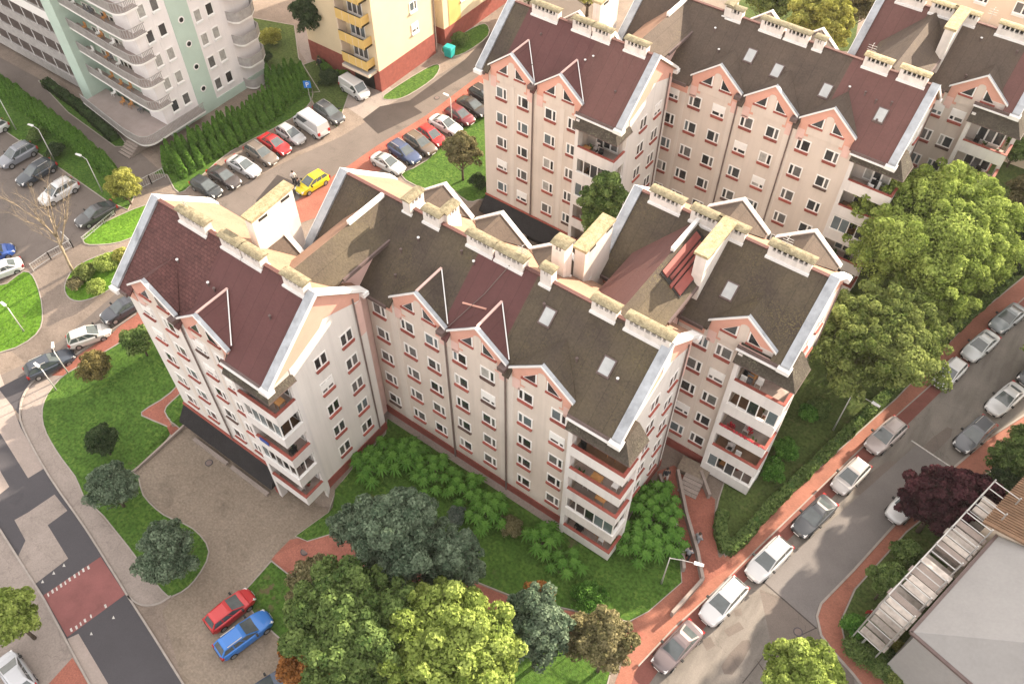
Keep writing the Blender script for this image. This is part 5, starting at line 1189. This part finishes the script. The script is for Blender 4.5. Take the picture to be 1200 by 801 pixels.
for (r, f, k, c, l) in [((228, 211), (256, 227), 'hatch', (.03, .035, .04), 'black hatchback at the lower end of the hedge row'), ((248, 198), (278, 216), 'sedan', (.06, .05, .05), 'dark brownish car second from the lower end of the hedge row'), ((270, 186), (302, 203), 'sedan', (.45, .45, .47), 'silver saloon left of the bronze car'), ((290, 170), (323, 190), 'estate', (.17, .14, .12), 'bronze grey estate beside the red saloon'), ((305, 158), (340, 179), 'sedan', RD, 'red saloon in the hedge row'), ((325, 148), (357, 167), 'hatch', (.42, .42, .43), 'silver hatchback between red saloon and white van'), ((366, 120), (406, 145), 'suv', (.07, .075, .085), 'dark grey pickup at the upper end of the hedge row')]:
    car(r, f, k, c, l, g6)
car((383, 159), (347, 134), 'van', W_, 'tall white panel van in the hedge row', g6)
car((401, 95), (431, 114), 'smallvan', W_, 'small white van parked by the yellow block', 'van by the yellow block')
car((380, 205), (351, 223), 'hatch', (.62, .52, .01), 'bright yellow small car with a person beside it', 'yellow car')
g7 = 'cars in the row behind the gap'
for (r, f, k, c, l) in [((438, 182), (472, 200), 'sedan', (.5, .5, .49), 'pale silver saloon at the lower end of the rear row'), ((457, 167), (491, 189), 'estate', (.05, .075, .16), 'navy blue people carrier in the rear row'), ((477, 158), (508, 178), 'estate', (.13, .10, .08), 'brown grey estate next to the navy one'), ((491, 149), (521, 169), 'hatch', RD, 'bright red hatchback in the rear row'), ((507, 138), (538, 154), 'sedan', (.6, .6, .6), 'white saloon between two red cars'), ((524, 126), (555, 144), 'hatch', (.16, .02, .03), 'dark red car in the rear row'), ((539, 116), (569, 133), 'sedan', (.035, .03, .03), 'black saloon near the rear left wing'), ((553, 104), (583, 121), 'suv', (.025, .025, .03), 'black off-road car half behind the rear left wing')]:
    car(r, f, k, c, l, g7)
car((812, 6), (790, 0), 'hatch', W_, 'white car seen over the rear ridge at the top', 'car behind the rear ridge') if False else None

# ------------------------------------------------------------ lamps, fences, signs
def lamp(base, top, h, label, arm=1.2, toward=None, r=.055):
    p = at(*base); t = thing('street_lamp', label, 'street lamp', p, 0, 'street lamps')
    k = MB(); k.tube([(0, 0, 0), (0, 0, .9), (0, 0, h)], [r*1.5, r, r*.6], 'steel', 8); k.build('pole', t, smooth=True)
    d = Vector(toward or (0, -1, 0)).normalized()
    a = MB(); a.tube([(0, 0, h-.05), tuple(d*arm*.5+Vector((0, 0, h+.15))), tuple(d*arm+Vector((0, 0, h+.2)))], [r*.6, r*.5, r*.4], 'steel', 6); a.build('arm', t)
    l = MB(); q = d*arm; s = Vector((-d.y, d.x, 0))
    e0, e1 = q-d*.1, q+d*.55
    l.hexa([e0-s*.1+Vector((0, 0, h+.14)), e1-s*.08+Vector((0, 0, h+.16)), e1+s*.08+Vector((0, 0, h+.16)), e0+s*.1+Vector((0, 0, h+.14))], [e0-s*.13+Vector((0, 0, h+.26)), e1-s*.1+Vector((0, 0, h+.25)), e1+s*.1+Vector((0, 0, h+.25)), e0+s*.13+Vector((0, 0, h+.26))], 'lamp_clear'); l.build('lamp_head', t)
    return t
lamp((976, 504), None, 5.2, 'tall grey lamp post in the garden right of the right wing', 1.6, (1, -.1, 0))
lamp((775, 683), None, 4.2, 'lamp post on the lawn by the ramp, head over the wall', 1.7, (1, .35, 0))
lamp((1130, 312), None, 4.5, 'street lamp by the right footway in front of the dark tree', 1.6, (1, 0, 0))
lamp((65, 190), None, 4.2, 'lamp post by the parking with its head to the left, middle of three', .7, (-1, -.2, 0))
lamp((120, 225), None, 4.2, 'lamp post beside the golden bush', .7, (-1, -.2, 0))
lamp((19, 152), None, 4.4, 'lamp post at the upper left edge by the white car', .7, (-1, -.2, 0))
lamp((66, 457), None, 3.0, 'short lamp post at the lawn tip by the street corner', .3, (-1, 0, 0))
lamp((80, 437), None, 3.0, 'lamp post on the red footway near the black estate', .4, (-.6, .4, 0))
lamp((28, 388), None, 3.2, 'thin post on the sunlit lawn at the left edge', .3, (-1, 0, 0))
lamp((530, 148), None, 3.6, 'lamp post between the white and dark red cars of the rear row', .4, (-1, 0, 0))
def fence(pxs, label, h=1.1, step=1.6, m='steel', name='railing'):
    P = [at(*p) for p in pxs]; t = thing(name, label, 'fence', P[0]); o0 = P[0]
    for a, b_ in zip(P, P[1:]):
        n = max(1, round((b_-a).length/step)); a = a-o0; b_ = b_-o0
        for k in range(n+1):
            q = a.lerp(b_, k/n); m_ = MB(); m_.box(q.x-.04, q.x+.04, q.y-.04, q.y+.04, q.z-.1, q.z+h, m); m_.build('post', t)
        r_ = MB(); 
        for z in (.2, h-.03): r_.bar(a+Vector((0, 0, z)), b_+Vector((0, 0, z)), .05, .05, m)
        L_ = (b_-a).length; c = int(L_/.22)
        for k in range(1, c): q = a.lerp(b_, k/c); r_.box(q.x-.012, q.x+.012, q.y-.012, q.y+.012, q.z+.2, q.z+h-.03, m)
        r_.build('rail', t)
    return t
fence([(162, 224), (178, 216), (194, 208)], 'metal railing gate across the lane beside the hedge', 1.2)
fence([(40, 318), (60, 304), (86, 290)], 'metal railing between left parking and footpath', 1.0)
fence([(86, 290), (76, 280)], 'short metal railing return under the bare tree', 1.0)
fence([(98, 283), (135, 252)], 'low railing along the bright triangular lawn', .6)
def sign(px, py, h, w, hh_, m, label, text=None, ang=0.):
    p = at(px, py); t = thing('sign', label, 'sign', p, ang); k = MB(); k.tube([(0, 0, 0), (0, 0, h)], .04, 'steel', 6); k.build('post', t)
    b = MB(); b.box(-w/2, w/2, -.06, -.04, h-hh_, h, m); b.build('board', t); return t
s_ = sign(364, 118, 2.6, .8, .9, 'blue_sign', 'blue parking sign at the top end of the thuja row', ang=math.radians(36))
b = MB(); b.box(-.13, -.06, -.07, -.061, 1.85, 2.4, 'frame_white'); b.box(-.06, .1, -.07, -.061, 2.33, 2.4, 'frame_white'); b.box(-.06, .1, -.07, -.061, 2.1, 2.17, 'frame_white'); b.box(.1, .17, -.07, -.061, 2.15, 2.35, 'frame_white'); b.build('sign_letter', s_)
sign(1011, 727, 2.0, .7, .5, 'red_sign', 'small red and white sign in the corner garden', ang=math.radians(36))
sign(1003, 760, 2.2, .2, 1.4, 'steel', 'grey post board lying low in the corner garden', ang=math.radians(36))
# teal container by the yellow block
p = at(527, 66); t = thing('waste_container', 'teal plastic container on the kerb by the yellow block', 'container', p, .1)
b = MB(); b.hexa([(-.45, -.4, .1), (.45, -.4, .1), (.45, .4, .1), (-.45, .4, .1)], [(-.55, -.5, 1.2), (.55, -.5, 1.2), (.55, .5, 1.2), (-.55, .5, 1.2)], 'teal_sign'); b.build('bin', t)
b = MB(); b.hexa([(-.58, -.53, 1.2), (.58, -.53, 1.2), (.58, .53, 1.2), (-.58, .53, 1.2)], [(-.5, -.4, 1.38), (.5, -.4, 1.38), (.5, .4, 1.38), (-.5, .4, 1.38)], 'teal_sign'); b.build('lid', t)
for x in (-.38, .38):
    for y in (-.33, .33): b = MB(); b.tube([(x, y-.03, .08), (x, y+.03, .08)], .08, 'rubber', 8); b.build('wheel', t)

# ------------------------------------------------------------ people
def person(px, py, label, ang, top, legs, hairm='hair', stride=.18, bag=None):
    p = at(px, py); t = thing('person', label, 'person', p, ang)
    V = []; E = []; R_ = []
    def ch(pts, rad, start=None):
        prev = start
        for q, r_ in zip(pts, rad):
            V.append(q); R_.append(r_); 
            if prev is not None: E.append((prev, len(V)-1))
            prev = len(V)-1
        return prev
    ch([(0, 0, .95)], [.15]); pel = 0
    chest = ch([(0, .0, 1.12), (.01, 0, 1.34), (0, 0, 1.46)], [.14, .165, .10], pel)
    neck = ch([(.01, 0, 1.53), (.03, 0, 1.62), (.03, 0, 1.70)], [.055, .095, .085], chest)
    for s in (-1, 1):
        ch([(0, s*.10, .88), (s*stride*.5+.03, s*.11, .5), (s*stride, s*.11, .10), (s*stride+.14, s*.12, .05)], [.095, .065, .045, .04], pel)
        h = ch([(0, s*.19, 1.42), (-s*.05, s*.25, 1.15), (-s*.1+.1, s*.26, .92), (-s*.1+.15, s*.26, .84)], [.06, .045, .035, .03], chest)
        for f in range(5): ch([(-s*.1+.16+.01*f, s*(.235+.013*f), .80-.01*(f % 3)), (-s*.1+.17+.012*f, s*(.235+.013*f), .765-.01*(f % 3))], [.011, .009], h)
    me = bpy.data.meshes.new('body'); me.from_pydata(V, E, []); me.materials.append(MATS['skin']); me.materials.append(MATS[top]); me.materials.append(MATS[legs])
    o = link_mesh('body', me, t); sk = o.modifiers.new('skin', 'SKIN'); sk.use_smooth_shade = True
    for i, r_ in enumerate(R_): me.skin_vertices[0].data[i].radius = (r_, r_)
    me.skin_vertices[0].data[0].use_root = True
    sb = o.modifiers.new('sub', 'SUBSURF'); sb.levels = 1; sb.render_levels = 1
    c = MB(); c.tube([(0, 0, .93), (0, 0, 1.12), (.01, 0, 1.34), (0, 0, 1.48), (0, 0, 1.51)], [.19, .175, .205, .15, .07], top, 10)
    for s in (-1, 1): c.tube([(0, s*.15, 1.44), (-s*.05, s*.25, 1.15), (-s*.1+.1, s*.26, .93)], [.085, .07, .055], top, 8)
    c.build('jacket', t, smooth=True)
    c = MB()
    for s in (-1, 1): c.tube([(0, s*.09, .98), (s*stride*.5+.03, s*.11, .5), (s*stride, s*.11, .09)], [.13, .095, .07], legs, 8); 
    c.build('trousers', t, smooth=True)
    c = MB(); c.tube([(.0, 0, 1.60), (.0, 0, 1.70), (.0, 0, 1.77), (.0, 0, 1.80)], [.10, .115, .09, .03], hairm, 10); c.build('hair', t, smooth=True)
    c = MB()
    for s in (-1, 1): c.box(s*stride-.07, s*stride+.19, s*.115-.05, s*.115+.05, 0, .09, 'black')
    c.build('shoes', t)
person(346, 216, 'person in a white top beside the yellow car', 2.4, 'cloth_light', 'cloth_dark')
person(352, 224, 'person in dark clothes at the front of the yellow car', .4, 'cloth_dark', 'cloth_grey')
person(376, 82, 'person in dark clothes on the path by the yellow block', -1.2, 'cloth_dark', 'cloth_dark')
person(779, 562, 'person with a pale skirt standing at the entrance landing', -1.0, 'cloth_dark', 'cloth_light')
person(805, 654, 'person in grey and black walking up the ramp', 1.6, 'cloth_grey', 'cloth_dark')
person(816, 637, 'person in grey at the low wall beside the ramp', 1.2, 'cloth_grey', 'cloth_grey')

# ------------------------------------------------------------ white tower block
t = thing('tower_block', 'white and mint green tower block with curved balconies at the top left', 'building', (0, 0, 0))
uT = -73.9; TH_ = 30
w = MB(); w.box(-88, uT, 41.6, 53.2, -.2, TH_, 'tower_white'); w.box(-135, -88, 41.6, 53.2, -.2, TH_, 'tower_white'); w.box(-76.6, uT-.02, 39.2, 41.6, -.2, TH_, 'tower_white'); w.build('wall', t)
g = MB(); g.box(uT, uT+.05, 43.45, 45.85, 1.0, TH_, 'tower_green'); g.box(uT, uT+.06, 39.2, 53.2, -.2, 1.0, 'tower_green'); g.build('green_band', t)
pg = MB(); pg.box(-86.6, -84.6, 37.6, 41.6, -.2, TH_, 'tower_green'); pg.build('pier', t)
for k in range(11):
    for v in (40.75, 42.3, 46.6, 48.15):
        window(t, uT+.0, v, 2.4+2.69*k-(.5 if v > 45 else 0)-.0, math.pi/2, 'single', sill='white_metal', g=random.choice((0, 0, 1, 4)))
    z = 3.0+2.69*k; m_ = MB(); m_.tube([(uT+.04, 44.6, z), (uT+.10, 44.6, z)], .38, 'frame_white', 14); m_.tube([(uT+.10, 44.6, z), (uT+.11, 44.6, z)], .25, 'glass', 14); m_.build('round_window', t)
def tower_balcony(z, big=False, idx=0):
    b = MB(); n = 6
    # slab outline: along the -y side of the corner, rounded, then back along the +x side
    out = [(-84.6, 38.4), (-77, 38.0)] + [(-74.1+1.0*math.cos(a), 38.95+1.0*math.sin(a)) for a in [-math.pi/2+math.pi/2*k/n for k in range(n+1)]] + [(-73.1, 40.2)]
    if big: out = [(-84.6, 36.4), (-76, 35.4)] + [(-73.9+1.3*math.cos(a), 36.7+1.3*math.sin(a)) for a in [-math.pi/2+math.pi/2*k/n for k in range(n+1)]] + [(-72.6, 43.3)]
    poly = [(x, y, z-.22) for x, y in out]+[(-74.2, out[-1][1], z-.22), (-74.2, 39.4, z-.22), (-84.6, 39.4, z-.22)]
    b.prism(poly, (0, 0, .22), 'frame_white', cap='tower_slab'); o = b.build('balcony', t)
    r = MB()
    for (x0, y0), (x1, y1) in zip(out, out[1:]):
        r.bar((x0, y0, z+1.0), (x1, y1, z+1.0), .06, .06, 'tower_gallery'); r.bar((x0, y0, z+.1), (x1, y1, z+.1), .04, .05, 'tower_gallery')
        nn_ = max(1, int(math.hypot(x1-x0, y1-y0)/.16))
        for q in range(nn_): xx, yy = x0+(x1-x0)*q/nn_, y0+(y1-y0)*q/nn_; r.box(xx-.03, xx+.03, yy-.03, yy+.03, z+.1, z+1.0, 'tower_gallery')
    r.build('railing', o)
    for q in range(4):
        it = MB(); x = random.uniform(-83+1.4*q, -82+1.4*q); y = random.uniform(38.6, 39.2); h_ = random.uniform(.35, .5); m_ = random.choice(['frame_white', 'grey_stuff', 'orange_wood'])
        it.box(x-.22, x+.22, y-.22, y+.22, z+h_-.05, z+h_, m_); it.box(x-.22, x+.22, y+.18, y+.22, z+h_, z+h_+.45, m_); [it.box(x+a*.2-.02, x+a*.2+.02, y+c*.2-.02, y+c*.2+.02, z, z+h_-.05, m_) for a in (-1, 1) for c in (-1, 1)]
        it.build('chair', o)
for k in range(10): tower_balcony(4.1+2.69*k)
tower_balcony(1.45, True)
ib = MB(); ib.box(-84.6, -76.6, 40.2, 41.6, -.2, TH_, 'tower_green'); ib.build('recessed_wall', t)
for k in range(10):
    for x in (-82.6, -79.6): w_ = window(t, x, 40.2, 3.0+2.69*k+1.4, 0, 'door', sill='white_metal')
for k in range(11):   # long glazed galleries left of the pier
    z = .9+2.69*k; b = MB(); b.box(-130, -86.6, 38.4, 41.6, z-.25, z, 'frame_white', top='tower_slab'); b.box(-130, -86.6, 38.35, 38.45, z-.25, z+.95, 'frame_white' if k > 2 else 'tower_gallery'); o = b.build('gallery', t)
    r = MB(); r.box(-130, -86.6, 38.3, 38.5, z+.95, z+1.02, 'tower_gallery'); 
    for x in np.arange(-129, -87, 2.2): r.box(x, x+.06, 38.38, 38.44, z+1.02, z+2.4, 'frame_white'); 
    r.build('gallery_rail', o)
    for x in np.arange(-128, -87, 3.6): window(t, x, 41.6, z+.4, 0, 'door', sill='white_metal')
for k in range(11):   # balconies on the far right corner
    z = .4+2.69*k; b = MB(); n = 6
    out = [(uT, 49.9)]+[(uT+1.3*math.sin(math.pi*.5*j/n), 50.6-.7*math.cos(math.pi*.5*j/n)) for j in range(n+1)]+[(uT+1.3, 52.2), (uT+.6, 53.2), (uT-.5, 53.4)]
    b.prism([(x, y, z-.22) for x, y in out], (0, 0, .22), 'frame_white', cap='tower_slab'); o = b.build('balcony', t); r = MB()
    for (x0, y0), (x1, y1) in zip(out, out[1:]):
        if (x1-x0)**2+(y1-y0)**2 > 1e-4: r.bar((x0, y0, z+.5), (x1, y1, z+.5), .04, 1.0, 'tower_gallery'); 
    r.build('railing', o)
# outside stair at the corner
s0 = MB()
for k in range(9): s0.box(-76.2+.0, -74.4, 34.6+.3*k-.6, 34.9+.3*k-.6, 0, .16*(k+1), 'concrete')
s0.build('stair', t)
# yellow block
t = thing('yellow_block', 'yellow apartment block with a brick red base and orange balcony fronts at the top', 'building', (0, 0, 0))
w = MB(); w.box(-72.0, -61, 58.6, 68.2, 2.6, 26, 'yellow_wall'); w.box(-75, -62.8, 68.2, 70.0, 2.2, 26, 'cream'); w.box(-75, -61, 70.0, 95, 2.2, 26, 'yellow_wall'); w.build('wall', t)
pl = MB(); pl.box(-72.0, -60.95, 58.55, 68.2, -.2, 2.6, 'plinth'); pl.box(-75, -62.7, 68.2, 70, -.2, 2.2, 'plinth'); pl.box(-75, -60.93, 70, 95, -.2, 2.2, 'plinth'); pl.build('plinth', t)
yb = MB(); yb.box(-61.0, -60.96, 71.0, 73.2, 2.2, 26, 'yellow_deep'); yb.box(-60.99, -60.9, 68.3, 68.45, 0, 26, 'pipe'); yb.build('orange_band', t)
for k in range(8):
    for v in (65.0, 73.8, 76.5, 80.0, 83.5): window(t, -61, v, 4.4+2.6*k, math.pi/2, 'wide_l' if v < 70 else 'mid', sill='white_metal')
    z = 3.3+2.6*k; b = MB(); b.box(-65.2, -61.5, 57.4, 58.6, z-.2, z, 'cream', top='tower_slab'); b.box(-65.2, -61.5, 57.35, 57.43, z-.2, z+.95, 'yellow_deep'); b.box(-61.55, -61.5, 57.43, 58.6, z-.2, z+.95, 'yellow_deep'); b.box(-65.25, -65.15, 57.43, 58.6, z-.2, z+2.4, 'cream')
    for x in (-64.2, -63.2, -62.3): b.box(x, x+.05, 57.34, 57.36, z-.2, z+.95, 'cream')
    o = b.build('balcony', t); r = MB(); r.bar((-65.2, 57.38, z+1.0), (-61.5, 57.38, z+1.0), .06, .07, 'black'); r.build('handrail', o)
    window(t, -63.4, 58.6, z+.3, 0, 'door', sill='white_metal')
b = MB(); b.box(-65.3, -61.3, 57.2, 58.6, 2.4, 2.75, 'cream', top='tower_gallery'); b.build('entrance_roof', t)
b = MB(); b.box(-64.8, -61.9, 58.45, 58.54, 0, 2.3, 'black'); b.build('entrance_door', t)
# pale block beyond the far right wing
t = thing('cream_block', 'cream apartment block cut by the top right corner with a curved planted balcony', 'building', (0, 0, 0))
w = MB(); w.box(-14, 20, 88, 100, -.2, 16.5, 'cream'); w.build('wall', t)
for x in (-9, -5.5, -2, 1.5, 5, 8.5):
    for k in range(6): window(t, x, 88, 2.0+2.6*k, 0, 'wide_l', sill='white_metal')
b = MB(); b.prism([(-7.2+2.0*math.cos(a), 88-1.0*math.sin(a), 12.2) for a in [math.pi*k/10 for k in range(11)]], (0, 0, .2), 'cream', cap='floor_tile'); b.build('balcony', t)
b = MB()
for k in range(10):
    a0, a1 = math.pi*k/10, math.pi*(k+1)/10; b.bar((-7.2+2*math.cos(a0), 88-1.0*math.sin(a0), 12.9), (-7.2+2*math.cos(a1), 88-1.0*math.sin(a1), 12.9), .05, .9, 'plinth')
b.build('railing', t)

# ------------------------------------------------------------ grey house with scaffold
t = thing('grey_roof_house', 'house with a smooth pale grey hipped roof and a brown tiled corner', 'building', (0, 0, 0))
E0, E1 = G(1070, 740, 7.0), G(1170, 628, 7.0); dv = (E1-E0).normalized(); nv = Vector((dv.y, -dv.x, 0)); L_ = (E1-E0).length
Q = lambda a, b_, z: E0+dv*a+nv*b_+Vector((0, 0, z-7.0))
w = MB(); w.hexa([Q(.2, .25, 0), Q(.2, 20, 0), Q(L_-.1, 20, 0), Q(L_-.1, .25, 0)], [Q(.2, .25, 6.9), Q(.2, 20, 6.9), Q(L_-.1, 20, 6.9), Q(L_-.1, .25, 6.9)], 'render_grey'); w.build('wall', t)
r = MB(); r.face([Q(0, 0, 7), Q(2.9, 4.4, 9.4), Q(L_, 4.4, 9.4), Q(L_, 0, 7)][::-1], 'render_grey'); r.face([Q(0, 0, 7), Q(0, 22, 7), Q(2.9, 22, 9.4), Q(2.9, 4.4, 9.4)][::-1], 'render_grey2'); r.face([Q(2.9, 4.4, 9.4), Q(2.9, 22, 9.4), Q(L_, 22, 9.5), Q(L_, 4.4, 9.4)][::-1], 'render_grey')
r.build('roof', t)
g = MB(); g.bar(Q(-.1, -.1, 6.95), Q(L_, -.1, 6.95), .2, .18, 'gutter'); g.bar(Q(-.1, -.1, 6.95), Q(-.1, 20, 6.95), .2, .18, 'gutter'); g.build('gutter', t)
tr = MB(); tz = lambda b_: 7.9+.35*b_
tr.face([Q(L_, -1.2, 7.3), Q(L_, 14, 12.0), Q(L_+9, 14, 12.0), Q(L_+9, -1.2, 7.3)][::-1], 'tile_brown'); tr.build('tiled_roof', t)
rb_ = MB(); rb_.bar(Q(L_, -1.2, 7.32), Q(L_, 14, 12.02), .25, .18, 'tile_brown'); rb_.build('roof_edge', t)
w = MB(); w.hexa([Q(L_+.1, -.9, 0), Q(L_+.1, 14, 0), Q(L_+9, 14, 0), Q(L_+9, -.9, 0)], [Q(L_+.1, -.9, 7.2), Q(L_+.1, 14, 11.7), Q(L_+9, 14, 11.7), Q(L_+9, -.9, 7.2)], 'cream'); w.build('side_wall', t)
for k in range(40):
    b = MB(); a = L_+.25+.22*k; b.bar(Q(a, -1.25, 7.33), Q(a, 14, 12.04), .09, .07, 'tile_brown'); b.build('tile_row', t)
t = thing('scaffold', 'grey scaffold with timber decks along the eaves of the grey house', 'scaffold', (0, 0, 0))
nb = 7
for i in range(nb+1):
    a = .1+(L_+2.4)*i/nb
    for b_ in (-.5, -2.3):
        m_ = MB(); m_.tube([Q(a, b_, -.1), Q(a, b_, 8.4)], .05, 'steel', 6); m_.build('pole', t)
    for z in (2.3, 4.3, 6.3, 7.3, 8.2):
        m_ = MB(); m_.tube([Q(a, -.5, z), Q(a, -2.3, z)], .04, 'steel', 5); m_.build('transom', t)
    if i < nb:
        a2 = .1+(L_+2.4)*(i+1)/nb
        for z in (6.8, 7.3, 8.2):
            m_ = MB(); m_.tube([Q(a, -2.3, z), Q(a2, -2.3, z)], .04, 'steel', 5); m_.build('guard_rail', t)
        m_ = MB(); m_.tube([Q(a, -2.32, 4.3), Q(a2, -2.32, 6.3)], .035, 'steel', 5); m_.build('brace', t)
        for z in (6.35, 4.35, 2.35):
            for j in range(3):
                m_ = MB(); b0 = a+(a2-a)*(j+.06+.08*random.random())/3; b1 = a+(a2-a)*(j+.9)/3; e_ = random.uniform(-2.5, -2.1); zz = z+random.uniform(0, .12)
                m_.hexa([Q(b0, e_, z), Q(b0, -.3, z), Q(b1, -.3, z), Q(b1, e_, z)][::-1], [Q(b0, e_, zz+.05), Q(b0, -.3, zz+.05), Q(b1, -.3, zz+.05), Q(b1, e_, zz+.05)][::-1], 'plank' if random.random() < .75 else 'concrete_pale')
                if random.random() < .8: m_.build('deck_plank', t)


# thin warm haze
hz = MB(); hz.box(-430, 430, -430, 430, -4.5, 60.5, 'rubber'); o = hz.build('haze'); o['kind'] = 'stuff'
hm = bpy.data.materials.new('haze'); hm.use_nodes = True; N = hm.node_tree.nodes; N.remove(N['Principled BSDF'])
pv = N.new('ShaderNodeVolumePrincipled'); pv.inputs['Density'].default_value = .00011; pv.inputs['Color'].default_value = (.98, .96, .93, 1); pv.inputs['Anisotropy'].default_value = .2
hm.node_tree.links.new(pv.outputs[0], N['Material Output'].inputs['Volume']); o.data.materials.clear(); o.data.materials.append(hm)
